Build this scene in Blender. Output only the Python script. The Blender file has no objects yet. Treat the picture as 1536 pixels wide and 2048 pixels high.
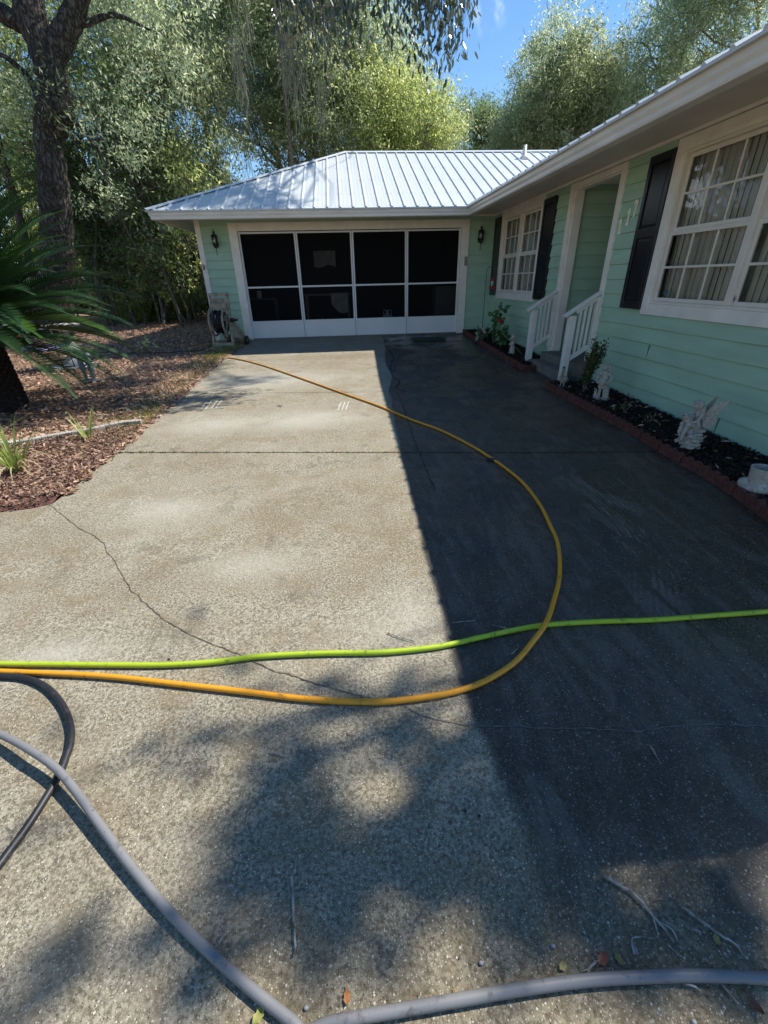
import bpy, math, random
import numpy as np
from mathutils import Vector, Matrix
C = bpy.context.scene.collection
S = bpy.context.scene
rad = math.radians
# ------------------------------------------------------------------ camera
CAMZ = 1.198; FPX = 868.31
R_ = np.array([0.99616124, -0.08485512, -0.02150328])
U_ = np.array([0.05899272, 0.46927195, 0.88108098])
F_ = np.array([0.06467335, 0.87896726, -0.47247637])
cd = bpy.data.cameras.new('camera'); cam = bpy.data.objects.new('camera', cd); C.objects.link(cam)
cd.sensor_fit = 'HORIZONTAL'; cd.sensor_width = 36; cd.lens = FPX / 1536 * 36
cd.clip_start = 0.05; cd.clip_end = 1500
cam.matrix_world = Matrix(((R_[0], U_[0], -F_[0], 0), (R_[1], U_[1], -F_[1], 0), (R_[2], U_[2], -F_[2], CAMZ), (0, 0, 0, 1)))
S.camera = cam
# ------------------------------------------------------------------ light
SUN = Vector((0.78, 0.31, 1.0)).normalized()
EL = math.asin(SUN.z); AZ = math.atan2(SUN.x, SUN.y)
w = bpy.data.worlds.new('World'); S.world = w; w.use_nodes = True
nt = w.node_tree; bg = nt.nodes['Background']
sky = nt.nodes.new('ShaderNodeTexSky'); sky.sky_type = 'NISHITA'; sky.sun_disc = False
sky.sun_elevation = EL; sky.sun_rotation = AZ
sky.altitude = 0; sky.air_density = 1.0; sky.dust_density = 0.0; sky.ozone_density = 3.0
bg.inputs['Strength'].default_value = 0.10
# a wisp of cloud high over the garage ridge
tc = nt.nodes.new('ShaderNodeTexCoord')
def dirn(px, py):
    d = F_ + R_ * (px - 768) / FPX + U_ * (1024 - py) / FPX
    return d / np.linalg.norm(d)
cdv = dirn(980, 18)
vm = nt.nodes.new('ShaderNodeVectorMath'); vm.operation = 'SUBTRACT'; vm.inputs[1].default_value = cdv
nt.links.new(tc.outputs['Generated'], vm.inputs[0])
ns = nt.nodes.new('ShaderNodeTexNoise'); ns.inputs['Scale'].default_value = 38; ns.inputs['Detail'].default_value = 5
mp = nt.nodes.new('ShaderNodeMapping'); mp.inputs['Scale'].default_value = (1, 1, .45); mp.inputs['Rotation'].default_value = (0, .5, 0)
nt.links.new(tc.outputs['Generated'], mp.inputs[0]); nt.links.new(mp.outputs[0], ns.inputs['Vector'])
vl = nt.nodes.new('ShaderNodeVectorMath'); vl.operation = 'LENGTH'; nt.links.new(vm.outputs[0], vl.inputs[0])
mr = nt.nodes.new('ShaderNodeMapRange'); mr.interpolation_type = 'SMOOTHSTEP'
for k, v_ in (('From Min', .034), ('From Max', .0), ('To Min', 0), ('To Max', .9)): mr.inputs[k].default_value = v_
nt.links.new(vl.outputs['Value'], mr.inputs['Value'])
mr2 = nt.nodes.new('ShaderNodeMapRange'); mr2.interpolation_type = 'SMOOTHSTEP'
for k, v_ in (('From Min', .42), ('From Max', .72), ('To Min', 0), ('To Max', 1)): mr2.inputs[k].default_value = v_
nt.links.new(ns.outputs['Fac'], mr2.inputs['Value'])
mm = nt.nodes.new('ShaderNodeMath'); mm.operation = 'MULTIPLY'; nt.links.new(mr.outputs[0], mm.inputs[0]); nt.links.new(mr2.outputs[0], mm.inputs[1])
mx = nt.nodes.new('ShaderNodeMix'); mx.data_type = 'RGBA'; nt.links.new(mm.outputs[0], mx.inputs[0])
hsv = nt.nodes.new('ShaderNodeHueSaturation'); hsv.inputs['Saturation'].default_value = 1.15; nt.links.new(sky.outputs[0], hsv.inputs['Color']); nt.links.new(hsv.outputs[0], mx.inputs[6]); mx.inputs[7].default_value = (9, 9.5, 10.5, 1)
nt.links.new(mx.outputs[2], bg.inputs[0])
sl = bpy.data.lights.new('sun', 'SUN'); sl.energy = 4.3; sl.angle = rad(0.55); sl.color = (1, .95, .86)
so = bpy.data.objects.new('sun', sl); C.objects.link(so); so.rotation_euler = SUN.to_track_quat('Z', 'Y').to_euler()
S.view_settings.view_transform = 'Standard'; S.view_settings.look = 'None'; S.view_settings.gamma = 1
S.view_settings.exposure = 0.85; S.view_settings.use_curve_mapping = False
S.cycles.max_bounces = 8; S.cycles.transparent_max_bounces = 24; S.cycles.caustics_reflective = False; S.cycles.caustics_refractive = False

# ------------------------------------------------------------------ survey helpers (where things stand)
G = 11.263; W = 3.495
def gz(y):                                    # the drive falls from the garage to the road
    if y >= G: return 0.0
    if y >= 7.6: return -.045 * (G - y)
    if y >= 6.4:
        t = (7.6 - y) / 1.2; return -.045 * (G - 7.6) - 1.2 * (.045 * t - .0135 * t * t)
    return -.045 * (G - 7.6) - 1.2 * .0315 - .018 * (6.4 - y)
def ray(px, py): return F_ + R_ * (px - 768) / FPX + U_ * (1024 - py) / FPX
def gp(px, py, dz=0.0):
    d = ray(px, py); z = -.1
    for _ in range(25):
        t = (z + dz - CAMZ) / d[2]; z = gz(d[1] * t)
    return Vector((d[0] * t, d[1] * t, z + dz))
def pl(px, py, ax, val):
    d = ray(px, py); c = np.array([0, 0, CAMZ]); t = (val - c[ax]) / d[ax]
    return Vector(c + t * d)
# ------------------------------------------------------------------ mesh helpers
class MB:
    def __init__(s): s.v = []; s.f = []; s.sm = []
    def add(s, vs, fs, smooth=False):
        o = len(s.v); s.v += [tuple(v) for v in vs]; s.f += [tuple(i + o for i in f) for f in fs]; s.sm += [smooth] * len(fs); return s
    def box(s, x0, y0, z0, x1, y1, z1):
        return s.add([(x0,y0,z0),(x1,y0,z0),(x1,y1,z0),(x0,y1,z0),(x0,y0,z1),(x1,y0,z1),(x1,y1,z1),(x0,y1,z1)],
                     [(0,3,2,1),(4,5,6,7),(0,1,5,4),(1,2,6,5),(2,3,7,6),(3,0,4,7)])
    def bar(s, a, b, wd, th, up=(0, 0, 1)):
        a = Vector(a); b = Vector(b); d = (b - a).normalized(); u = Vector(up); sx = d.cross(u)
        if sx.length < 1e-4: sx = d.cross(Vector((0, 1, 0)))
        sx.normalize(); u = sx.cross(d); x = sx * wd / 2; y = u * th / 2
        return s.add([a-x-y, a+x-y, a+x+y, a-x+y, b-x-y, b+x-y, b+x+y, b-x+y], [(0,3,2,1),(4,5,6,7),(0,1,5,4),(1,2,6,5),(2,3,7,6),(3,0,4,7)])
    def tube(s, pts, r, n=8, cap=True):
        pts = [Vector(p) for p in pts]; m = len(pts)
        rs = r if hasattr(r, '__len__') else [r] * m
        vs = []; ref = None
        for i, p in enumerate(pts):
            t = (pts[min(i+1, m-1)] - pts[max(i-1, 0)])
            if t.length < 1e-9: t = Vector((0, 0, 1))
            t.normalize()
            if ref is None: ref = t.orthogonal().normalized()
            ref = (ref - t * ref.dot(t)); ref = ref.normalized() if ref.length > 1e-6 else t.orthogonal().normalized()
            b = t.cross(ref)
            for k in range(n):
                a = 2 * math.pi * k / n; vs.append(p + (ref * math.cos(a) + b * math.sin(a)) * rs[i])
        fs = [(i*n+k, i*n+(k+1) % n, (i+1)*n+(k+1) % n, (i+1)*n+k) for i in range(m-1) for k in range(n)]
        s.add(vs, fs, True)
        if cap and n > 2:
            o = len(s.v) - len(vs); s.f += [tuple(o + k for k in range(n))[::-1], tuple(o + (m-1)*n + k for k in range(n))]; s.sm += [False, False]
        return s
    def lathe(s, prof, c=(0, 0, 0), n=20, sx=1, sy=1):
        vs = [(c[0] + r*sx*math.cos(2*math.pi*k/n), c[1] + r*sy*math.sin(2*math.pi*k/n), c[2] + z) for r, z in prof for k in range(n)]
        m = len(prof); fs = [(i*n+k, i*n+(k+1) % n, (i+1)*n+(k+1) % n, (i+1)*n+k) for i in range(m-1) for k in range(n)]
        s.add(vs, fs, True); o = len(s.v) - len(vs)
        s.f += [tuple(o + k for k in range(n))[::-1], tuple(o + (m-1)*n + k for k in range(n))]; s.sm += [False, False]; return s
    def ell(s, c, r, rot=None, n=14, m=8):
        vs = []; c = Vector(c)
        for i in range(m + 1):
            th = math.pi * i / m
            for k in range(n):
                a = 2 * math.pi * k / n
                p = Vector((r[0]*math.sin(th)*math.cos(a), r[1]*math.sin(th)*math.sin(a), r[2]*math.cos(th)))
                if rot is not None: p = rot @ p
                vs.append(c + p)
        fs = [(i*n+k, (i+1)*n+k, (i+1)*n+(k+1) % n, i*n+(k+1) % n) for i in range(m) for k in range(n)]
        return s.add(vs, fs, True)
    def prism(s, poly, fn, t0, t1):           # poly of (u,v); fn(u,v,t)->point
        n = len(poly); vs = [fn(u, v, t0) for u, v in poly] + [fn(u, v, t1) for u, v in poly]
        return s.add(vs, [tuple(range(n))[::-1], tuple(range(n, 2*n))] + [(i, (i+1) % n, n+(i+1) % n, n+i) for i in range(n)])
    def build(s, name, mat, parent=None, bevel=0, remesh=0):
        me = bpy.data.meshes.new(name); me.from_pydata(s.v, [], s.f); me.polygons.foreach_set('use_smooth', s.sm)
        me.materials.append(mat); me.update()
        o = bpy.data.objects.new(name, me); C.objects.link(o)
        if parent is not None: o.parent = parent
        if bevel:
            b = o.modifiers.new('b', 'BEVEL'); b.width = bevel; b.segments = 1; b.limit_method = 'ANGLE'
        if remesh:
            m_ = o.modifiers.new('r', 'REMESH'); m_.mode = 'VOXEL'; m_.voxel_size = remesh; m_.use_smooth_shade = True
            q = o.modifiers.new('s', 'SMOOTH'); q.iterations = 2; q.factor = .5
        return o
def tag(o, label=None, cat=None, group=None, kind=None):
    if label: o['label'] = label
    if cat: o['category'] = cat
    if group: o['group'] = group
    if kind: o['kind'] = kind
    return o
def empty(name, loc=(0, 0, 0), rz=0, label=None, cat=None, group=None):
    o = bpy.data.objects.new(name, None); C.objects.link(o); o.location = loc; o.rotation_euler = (0, 0, rz); o.empty_display_size = .1
    return tag(o, label, cat, group)
def copy_tree(o, parent=None):
    c = o.copy(); C.objects.link(c)
    if parent is not None: c.parent = parent
    for ch in [x for x in list(bpy.data.objects) if x.parent == o and x != c]: copy_tree(ch, c)
    return c
def catmull(pts, k=8):
    P = [Vector(p) for p in pts]; P = [P[0]*2 - P[1]] + P + [P[-1]*2 - P[-2]]; out = []
    for i in range(1, len(P) - 2):
        for j in range(k):
            t = j / k; a, b, c, d = P[i-1], P[i], P[i+1], P[i+2]
            out.append(.5 * ((2*b) + (c-a)*t + (2*a-5*b+4*c-d)*t*t + (-a+3*b-3*c+d)*t**3))
    out.append(P[-2]); return out
def fast_mesh(name, co, quads, mat, parent=None, smooth=False, nside=4):
    me = bpy.data.meshes.new(name); n = len(co); m = len(quads)
    me.vertices.add(n); me.vertices.foreach_set('co', np.asarray(co, np.float32).ravel())
    me.loops.add(m * nside); me.loops.foreach_set('vertex_index', np.asarray(quads, np.int32).ravel())
    me.polygons.add(m); me.polygons.foreach_set('loop_start', np.arange(0, m * nside, nside, dtype=np.int32))
    me.update(calc_edges=True); me.materials.append(mat)
    if smooth: me.polygons.foreach_set('use_smooth', np.ones(m, bool))
    o = bpy.data.objects.new(name, me); C.objects.link(o)
    if parent is not None: o.parent = parent
    return o
def leaves(rng, cen, L, wd, droop=.4, jit=.35, dirs=None):
    """rhombic leaves, one folded quad each"""
    n = len(cen); d = rng.normal(size=(n, 3)); d[:, 2] -= droop * 1.5
    if dirs is not None: d = d * .45 + dirs
    d /= np.linalg.norm(d, axis=1)[:, None]
    q = rng.normal(size=(n, 3)); sdir = np.cross(d, q); sdir /= np.linalg.norm(sdir, axis=1)[:, None]
    nn = np.cross(d, sdir); l = (L * (1 + jit * rng.uniform(-1, 1, n)))[:, None]; ww = l / L * wd / 2
    a = cen; b = cen + d * l * .45 + sdir * ww + nn * l * .05; c_ = cen + d * l; e = cen + d * l * .45 - sdir * ww + nn * l * .05
    co = np.stack([a, b, c_, e], 1).reshape(-1, 3); return co, np.arange(n * 4).reshape(n, 4)
# ------------------------------------------------------------------ material helpers
def M(name, col=(.5, .5, .5), rough=.6, var=0, vscale=8, bump=0, bscale=60, metal=0, spec=.5, obj=True, detail=6, tr=0, stretch=None, col2=None):
    m = bpy.data.materials.new(name); m.use_nodes = True; t = m.node_tree; b = t.nodes['Principled BSDF']
    b.inputs['Base Color'].default_value = (*col, 1); b.inputs['Roughness'].default_value = rough; b.inputs['Metallic'].default_value = metal
    b.inputs['Specular IOR Level'].default_value = spec
    if var or bump or col2:
        g = t.nodes.new('ShaderNodeTexCoord'); src = g.outputs['Object']
        if stretch:
            p = t.nodes.new('ShaderNodeMapping'); p.inputs['Scale'].default_value = stretch; t.links.new(src, p.inputs[0]); src = p.outputs[0]
    if var or col2:
        n = t.nodes.new('ShaderNodeTexNoise'); n.inputs['Scale'].default_value = vscale; n.inputs['Detail'].default_value = detail; t.links.new(src, n.inputs['Vector'])
        r = t.nodes.new('ShaderNodeValToRGB'); c1 = [max(0, c * (1 - var)) for c in col]; c2 = col2 or [min(1, c * (1 + var)) for c in col]
        r.color_ramp.elements[0].color = (*c1, 1); r.color_ramp.elements[1].color = (*c2, 1)
        r.color_ramp.elements[0].position = .32; r.color_ramp.elements[1].position = .68
        t.links.new(n.outputs['Fac'], r.inputs[0]); t.links.new(r.outputs[0], b.inputs['Base Color'])
    if bump:
        n2 = t.nodes.new('ShaderNodeTexNoise'); n2.inputs['Scale'].default_value = bscale; n2.inputs['Detail'].default_value = 5; t.links.new(src, n2.inputs['Vector'])
        bp = t.nodes.new('ShaderNodeBump'); bp.inputs['Strength'].default_value = bump; bp.inputs['Distance'].default_value = .01
        t.links.new(n2.outputs['Fac'], bp.inputs['Height']); t.links.new(bp.outputs[0], b.inputs['Normal'])
    return m
def leafmat(name, cols, trans=.35, rough=.4, gl=.5):
    m = bpy.data.materials.new(name); m.use_nodes = True; t = m.node_tree; b = t.nodes['Principled BSDF']; out = t.nodes['Material Output']
    g = t.nodes.new('ShaderNodeNewGeometry'); r = t.nodes.new('ShaderNodeValToRGB'); t.links.new(g.outputs['Random Per Island'], r.inputs[0])
    e = r.color_ramp.elements; e[0].color = (*cols[0], 1); e[1].color = (*cols[-1], 1)
    for i, c in enumerate(cols[1:-1]): k = e.new((i + 1) / (len(cols) - 1)); k.color = (*c, 1)
    b.inputs['Roughness'].default_value = rough; b.inputs['Specular IOR Level'].default_value = gl; t.links.new(r.outputs[0], b.inputs['Base Color'])
    tl = t.nodes.new('ShaderNodeBsdfTranslucent')
    hs = t.nodes.new('ShaderNodeHueSaturation'); hs.inputs['Hue'].default_value = .485; hs.inputs['Value'].default_value = 2.5; hs.inputs['Saturation'].default_value = .92
    t.links.new(r.outputs[0], hs.inputs['Color']); t.links.new(hs.outputs[0], tl.inputs[0])
    mix = t.nodes.new('ShaderNodeMixShader'); mix.inputs[0].default_value = trans
    t.links.new(b.outputs[0], mix.inputs[1]); t.links.new(tl.outputs[0], mix.inputs[2]); t.links.new(mix.outputs[0], out.inputs[0]); return m
def N(t, typ, **kw):
    n = t.nodes.new(typ)
    for k, v in kw.items():
        if k in ('op', 'operation'): n.operation = v
        elif hasattr(n, k): setattr(n, k, v)
        else: n.inputs[k.replace('_', ' ')].default_value = v
    return n
def white_grime(name, col, rough=.5, top=None):
    return M(name, col, rough, var=.07, vscale=3.5, bump=.12, bscale=90)
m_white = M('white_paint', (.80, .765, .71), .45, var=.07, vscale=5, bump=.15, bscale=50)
m_gutter = M('gutter_white', (.74, .71, .66), .45, var=.09, vscale=2.5, bump=.05, bscale=30, stretch=(1, 1, 4))
m_alum = M('white_aluminium', (.72, .72, .74), .35, var=.03, vscale=5)
m_vinyl = M('window_vinyl', (.72, .67, .60), .4, var=.05, vscale=6)
m_black = M('shutter_black', (.006, .007, .011), .3, var=.15, vscale=20, bump=.1, bscale=120)
m_iron = M('black_iron', (.012, .012, .013), .45, bump=.3, bscale=90)
m_rail = M('railing_paint', (.76, .74, .71), .4, var=.06, vscale=9, bump=.15, bscale=80)
m_statue = M('cast_stone', (.42, .385, .345), .85, var=.25, vscale=45, bump=.6, bscale=160, col2=(.50, .46, .41))
m_terra = M('red_edging', (.11, .036, .026), .85, var=.4, vscale=30, bump=.7, bscale=120)
m_step = M('step_concrete', (.16, .15, .135), .85, var=.25, vscale=12, bump=.4, bscale=150)
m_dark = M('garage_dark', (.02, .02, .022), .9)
m_rubber = M('black_rubber', (.012, .012, .012), .6)
# ================================================================== GROUND
rngG = np.random.default_rng(5)
def vnoise(x, y, seed=0):
    r = 0
    for i, (a, b, c, d) in enumerate([(1.3, .7, .2, 1), (-.8, 1.7, 1.3, .6), (2.9, 2.1, 2.2, .35), (-3.7, 4.3, .4, .2), (7.1, -6.3, 1.9, .12)]):
        r = r + d * np.sin(a * x + b * y + c + seed * (i + 1.7))
    return r / 2.2
EDGE = [gp(495, 685), gp(440, 725), gp(390, 768), gp(340, 815), gp(285, 860), gp(235, 905), gp(165, 960), gp(105, 1008)]
EY = [11.3] + [p.y for p in EDGE] + [EDGE[-1].y - .06, EDGE[-1].y - .12, EDGE[-1].y - .2, -4]
EX = [EDGE[0].x] + [p.x for p in EDGE] + [EDGE[-1].x - .12, EDGE[-1].x - .5, -9, -9]
def drive_left(y): return float(np.interp(-y, [-a for a in EY], EX))
# ground sheet
def cuts(segs):
    o = []
    for a, b, st in segs: o += list(np.arange(a, b - 1e-6, st))
    return np.array(o + [segs[-1][1]])
gxs = cuts([(-150, -16, 13.4), (-16, -1.8, .12), (-1.8, 4, .29), (4, 150, 14.6)])
gys = cuts([(-60, -1, 5.9), (-1, 22, .12), (22, 300, 13.9)])
XX, YY = np.meshgrid(gxs, gys); ZZ = np.vectorize(gz)(YY)
lft = np.vectorize(drive_left)(YY); under = (XX > lft - .02) & (YY < 11.2)
bump_ = .018 * vnoise(XX * 1.2, YY * 1.2) + .012 * vnoise(XX * 4, YY * 4.3, 2)
ZZ = np.where(under, ZZ - .05, ZZ - .01 + bump_ * np.clip((lft - XX) / .5, 0, 1))
ZZ = np.where((YY > 11.2) & (XX > -3), -.05, ZZ)
nx, ny = len(gxs), len(gys); idx = np.arange(nx * ny).reshape(ny, nx)
quads = np.stack([idx[:-1, :-1], idx[:-1, 1:], idx[1:, 1:], idx[1:, :-1]], -1).reshape(-1, 4)
m_ground = M('forest_floor', (.24, .15, .095), .95, var=.5, vscale=5.5, bump=1, bscale=34, detail=9, col2=(.30, .20, .125))
tag(fast_mesh('ground', np.stack([XX, YY, ZZ], -1).reshape(-1, 3), quads, m_ground, smooth=True), kind='structure')
# driveway
dys = cuts([(-4, 0, .4), (0, 11.262, .04)]); us = np.linspace(0, 1, 151); RX = 3.48
co = []
for y in dys:
    l = drive_left(y) if y > EDGE[-1].y else EDGE[-1].x; z = gz(y)
    for u in us: co.append((l + (RX - l) * u, y, z))
nu = len(us); idx = np.arange(len(co)).reshape(len(dys), nu)
quads = np.stack([idx[:-1, :-1], idx[:-1, 1:], idx[1:, 1:], idx[1:, :-1]], -1).reshape(-1, 4)
n0 = len(co); fx = np.concatenate([np.linspace(-9, EDGE[-1].x - .6, 40)[:-1], np.linspace(EDGE[-1].x - .6, EDGE[-1].x, 16)])
for x in fx:                                          # the apron widening to the left
    yt = float(np.interp(x, [-9, EDGE[-1].x - .5, EDGE[-1].x - .12, EDGE[-1].x], [EDGE[-1].y - .2, EDGE[-1].y - .12, EDGE[-1].y - .06, EDGE[-1].y]))
    for v in np.linspace(0, 1, 90): y = -4 + (yt + 4) * v; co.append((x, y, gz(y)))
idx = n0 + np.arange(len(fx) * 90).reshape(len(fx), 90)
quads = np.concatenate([quads, np.stack([idx[:-1, :-1], idx[1:, :-1], idx[1:, 1:], idx[:-1, 1:]], -1).reshape(-1, 4)]); co = np.array(co)
mdv = bpy.data.materials.new('driveway_concrete'); mdv.use_nodes = True; t = mdv.node_tree; b = t.nodes['Principled BSDF']
def lk(a, c): t.links.new(a, c)
tcn = N(t, 'ShaderNodeTexCoord'); OB = tcn.outputs['Object']
def noise(sc, det=6, rough=.5, dist=0, src=None):
    n = N(t, 'ShaderNodeTexNoise'); n.inputs['Scale'].default_value = sc; n.inputs['Detail'].default_value = det; n.inputs['Roughness'].default_value = rough; n.inputs['Distortion'].default_value = dist
    lk(src or OB, n.inputs['Vector']); return n.outputs['Fac']
def attr(n): a = N(t, 'ShaderNodeAttribute'); a.attribute_name = n; return a.outputs['Fac']
def mth(op, a, c=None, clamp=False):
    m = N(t, 'ShaderNodeMath'); m.operation = op; m.use_clamp = clamp
    for i, q in enumerate((a, c)):
        if q is None: continue
        if isinstance(q, (int, float)): m.inputs[i].default_value = q
        else: lk(q, m.inputs[i])
    return m.outputs[0]
def mrange(v, a, c, d=0, e=1):
    m = N(t, 'ShaderNodeMapRange'); m.interpolation_type = 'SMOOTHSTEP'; lk(v, m.inputs['Value'])
    for k, q in (('From Min', a), ('From Max', c), ('To Min', d), ('To Max', e)): m.inputs[k].default_value = q
    return m.outputs[0]
def mixc(f, a, c, mode='MIX'):
    m = N(t, 'ShaderNodeMix'); m.data_type = 'RGBA'; m.blend_type = mode
    if isinstance(f, (int, float)): m.inputs[0].default_value = f
    else: lk(f, m.inputs[0])
    for i, q in ((6, a), (7, c)):
        if isinstance(q, tuple): m.inputs[i].default_value = (*q, 1)
        else: lk(q, m.inputs[i])
    return m.outputs[2]
def vor(sc, src=None, rnd=1):
    v = N(t, 'ShaderNodeTexVoronoi'); v.inputs['Scale'].default_value = sc; v.distance = 'MANHATTAN'; v.inputs['Randomness'].default_value = rnd; lk(src or OB, v.inputs['Vector']); return v
fine = noise(78, 5, .78); mid = noise(9, 7, .6); big = noise(1.3, 6, .6, .6); streak = noise(2.6, 8, .62, 1.2)
col = mixc(mrange(fine, .38, .62), (.105, .088, .058), (.40, .362, .27))
col = mixc(mrange(mid, .35, .72, 0, .4), col, (.22, .18, .115))
col = mixc(mrange(streak, .46, .64, 0, .55), col, (.19, .142, .078))
col = mixc(mrange(big, .5, .72, 0, .35), col, (.40, .375, .31))
blot = noise(3.6, 9, .68, .5); col = mixc(mrange(blot, .55, .70, 0, .62), col, (.085, .075, .058))
col = mixc(mth('MULTIPLY', attr('brown'), mrange(mid, .2, .7, .45, 1), True), col, mixc(mrange(fine, .3, .7), (.080, .060, .034), (.24, .19, .115)))
col = mixc(mth('MULTIPLY', attr('pale'), mrange(streak, .3, .6, .5, 1), True), col, (.43, .41, .35))
# tyre marks, measured across the track
trk = attr('track')
st = mth('ABSOLUTE', mth('SINE', mth('MULTIPLY', mth('ADD', trk, mth('MULTIPLY', noise(3, 2), .03)), 95)))
trm = mth('MULTIPLY', mth('MULTIPLY', mrange(st, .45, .95), attr('trackmask')), mrange(noise(14, 6, .7), .38, .56))
wet_shade_v = mth('ADD', attr('wet'), mth('MULTIPLY', mth('SUBTRACT', noise(2.1, 7, .6, .8), .5), .3))
wet = mrange(wet_shade_v, .38, .62)
# scuff streaks over damp concrete, darkened further to stand for the roof's shade
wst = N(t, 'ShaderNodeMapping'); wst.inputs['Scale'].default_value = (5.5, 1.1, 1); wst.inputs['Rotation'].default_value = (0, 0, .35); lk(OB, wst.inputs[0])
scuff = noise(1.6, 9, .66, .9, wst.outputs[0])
wet_shade_col = mixc(1.0, col, (.135, .118, .115), 'MULTIPLY'); wet_shade_col = mixc(mrange(scuff, .45, .63, 0, .8), wet_shade_col, (.092, .080, .066)); wet_shade_col = mixc(mrange(blot, .50, .38, 0, .75), wet_shade_col, (.012, .011, .011))
wet_shade_col = mixc(mth('MULTIPLY', mth('MULTIPLY', trm, mrange(scuff, .4, .58)), .85), wet_shade_col, (.20, .18, .155))
col = mixc(mth('MULTIPLY', wet, .93), col, wet_shade_col)
# shell chips and black specks of the exposed aggregate
v1 = vor(85); chips = mth('MULTIPLY', mrange(v1.outputs['Distance'], .30, .16), mrange(N(t, 'ShaderNodeSeparateColor').outputs[0], 0, 1))
sc_ = N(t, 'ShaderNodeSeparateColor'); lk(v1.outputs['Color'], sc_.inputs[0])
chips = mth('MULTIPLY', mrange(v1.outputs['Distance'], .44, .3), mrange(sc_.outputs[0], .80, .86))
v2 = vor(170); sc2 = N(t, 'ShaderNodeSeparateColor'); lk(v2.outputs['Color'], sc2.inputs[0])
chips2 = mth('MULTIPLY', mrange(v2.outputs['Distance'], .55, .3), mrange(sc2.outputs[0], .60, .66))
chipc = mixc(wet, (.60, .55, .43), (.30, .285, .26))
col = mixc(mth('MULTIPLY', chips, .95), col, chipc); col = mixc(mth('MULTIPLY', chips2, .7), col, chipc)
v3 = vor(130); sc3 = N(t, 'ShaderNodeSeparateColor'); lk(v3.outputs['Color'], sc3.inputs[0])
pits = mth('MULTIPLY', mrange(v3.outputs['Distance'], .42, .25), mrange(sc3.outputs[1], .80, .85))
col = mixc(mth('MULTIPLY', pits, .75), col, (.06, .05, .04))
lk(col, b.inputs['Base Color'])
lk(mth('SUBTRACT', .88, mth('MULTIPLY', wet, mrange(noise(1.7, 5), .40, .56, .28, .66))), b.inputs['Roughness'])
bm = N(t, 'ShaderNodeBump'); bm.inputs['Strength'].default_value = .9; bm.inputs['Distance'].default_value = .006
hh = mth('ADD', mth('ADD', fine, mth('MULTIPLY', chips, .6)), mth('MULTIPLY', pits, -.8)); lk(hh, bm.inputs['Height']); lk(bm.outputs[0], b.inputs['Normal'])
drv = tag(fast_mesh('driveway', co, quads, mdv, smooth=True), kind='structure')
X_, Y_ = co[:, 0], co[:, 1]
def field(lst):
    f = np.zeros(len(co))
    for px, py, rx, ry, a in lst:
        p = gp(px, py); f = np.maximum(f, a * np.exp(-((X_ - p.x) / rx) ** 2 - ((Y_ - p.y) / ry) ** 2))
    return f
def setattr_(n, v):
    a = drv.data.attributes.new(n, 'FLOAT', 'POINT'); a.data.foreach_set('value', np.clip(v, 0, 1).astype(np.float32) if n != 'track' else v.astype(np.float32))
wet_shade_line = np.interp(Y_, [0, .9, 1.5, 3.8, 6.4, 7.2, 8.2, 9.5, 11.3], [.42, .40, .38, .45, .57, .72, .68, .8, .9]) + .012 * vnoise(Y_ * 6, X_ * 2)  # damp edge laid along the wing roof's shadow; its shade painted in too
wet_shade_f = 1 / (1 + np.exp(-(X_ - wet_shade_line - .005) / .03)); wet_shade_f = wet_shade_f * np.clip(.62 + (Y_ - .6 + .25 * vnoise(X_ * 3, Y_ * 3)) / 1.2, .3, 1)
wet_shade_f -= .5 * field([(1230, 820, .35, .9, 1), (1330, 960, .3, .5, .8), (1120, 740, .4, .7, .7), (990, 700, .9, .8, .55), (1450, 1090, .25, .2, .6), (880, 690, .6, .8, .6)])
wet_shade_f = np.maximum(wet_shade_f, .35 * field([(500, 1330, .3, .2, 1)]))
setattr_('wet', wet_shade_f)
setattr_('brown', field([(700, 712, 1.3, .25, .9), (660, 730, .5, .4, .5), (880, 740, .6, .8, .4), (450, 800, .5, .4, .4), (590, 870, 1, .3, .3), (640, 1010, .5, .35, .55), (300, 1160, .35, .2, .5), (780, 1080, .25, .3, .5), (130, 1060, .3, .3, .4), (420, 930, .6, .2, .5), (700, 1160, .3, .12, .5),
    (1300, 1900, .7, .22, .9), (1000, 1900, .5, .3, .6), (1350, 1700, .8, .15, .7), (700, 1980, .6, .12, .4), (300, 1700, .3, .2, .3), (1200, 1800, .9, .25, .85), (1500, 1750, .6, .4, .8), (700, 1750, .8, .25, .4), (850, 1480, .4, .1, .3), (1150, 1960, .5, .1, .8)]))
setattr_('pale', field([(520, 760, 1, .5, .8), (430, 850, .5, .3, .7), (600, 840, .6, .4, .7), (830, 860, .25, .3, .5), (330, 1020, .4, .2, .6), (120, 1310, .3, .1, .7), (820, 1230, .15, .2, .5), (500, 1130, .3, .15, .5)]))
tk = catmull([gp(1075, 910), gp(1190, 985), gp(1285, 1090), gp(1318, 1230), gp(1305, 1400), gp(1270, 1560)], 12)
T = np.array([[p.x, p.y] for p in tk]); P2 = np.stack([X_, Y_], 1); al = np.zeros(len(co)); best = np.full(len(co), 9.); sgn = np.zeros(len(co))
for ki, (a, c) in enumerate(zip(T[:-1], T[1:])):
    d = c - a; L = np.linalg.norm(d); d /= L; r = P2 - a; s = np.clip(r @ d, 0, L); q = r - s[:, None] * d; dist = np.linalg.norm(q, axis=1)
    up_ = dist < best; best = np.where(up_, dist, best); sgn = np.where(up_, np.sign(r[:, 0] * d[1] - r[:, 1] * d[0]) * dist, sgn); al = np.where(up_, ki + s / L, al)
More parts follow.
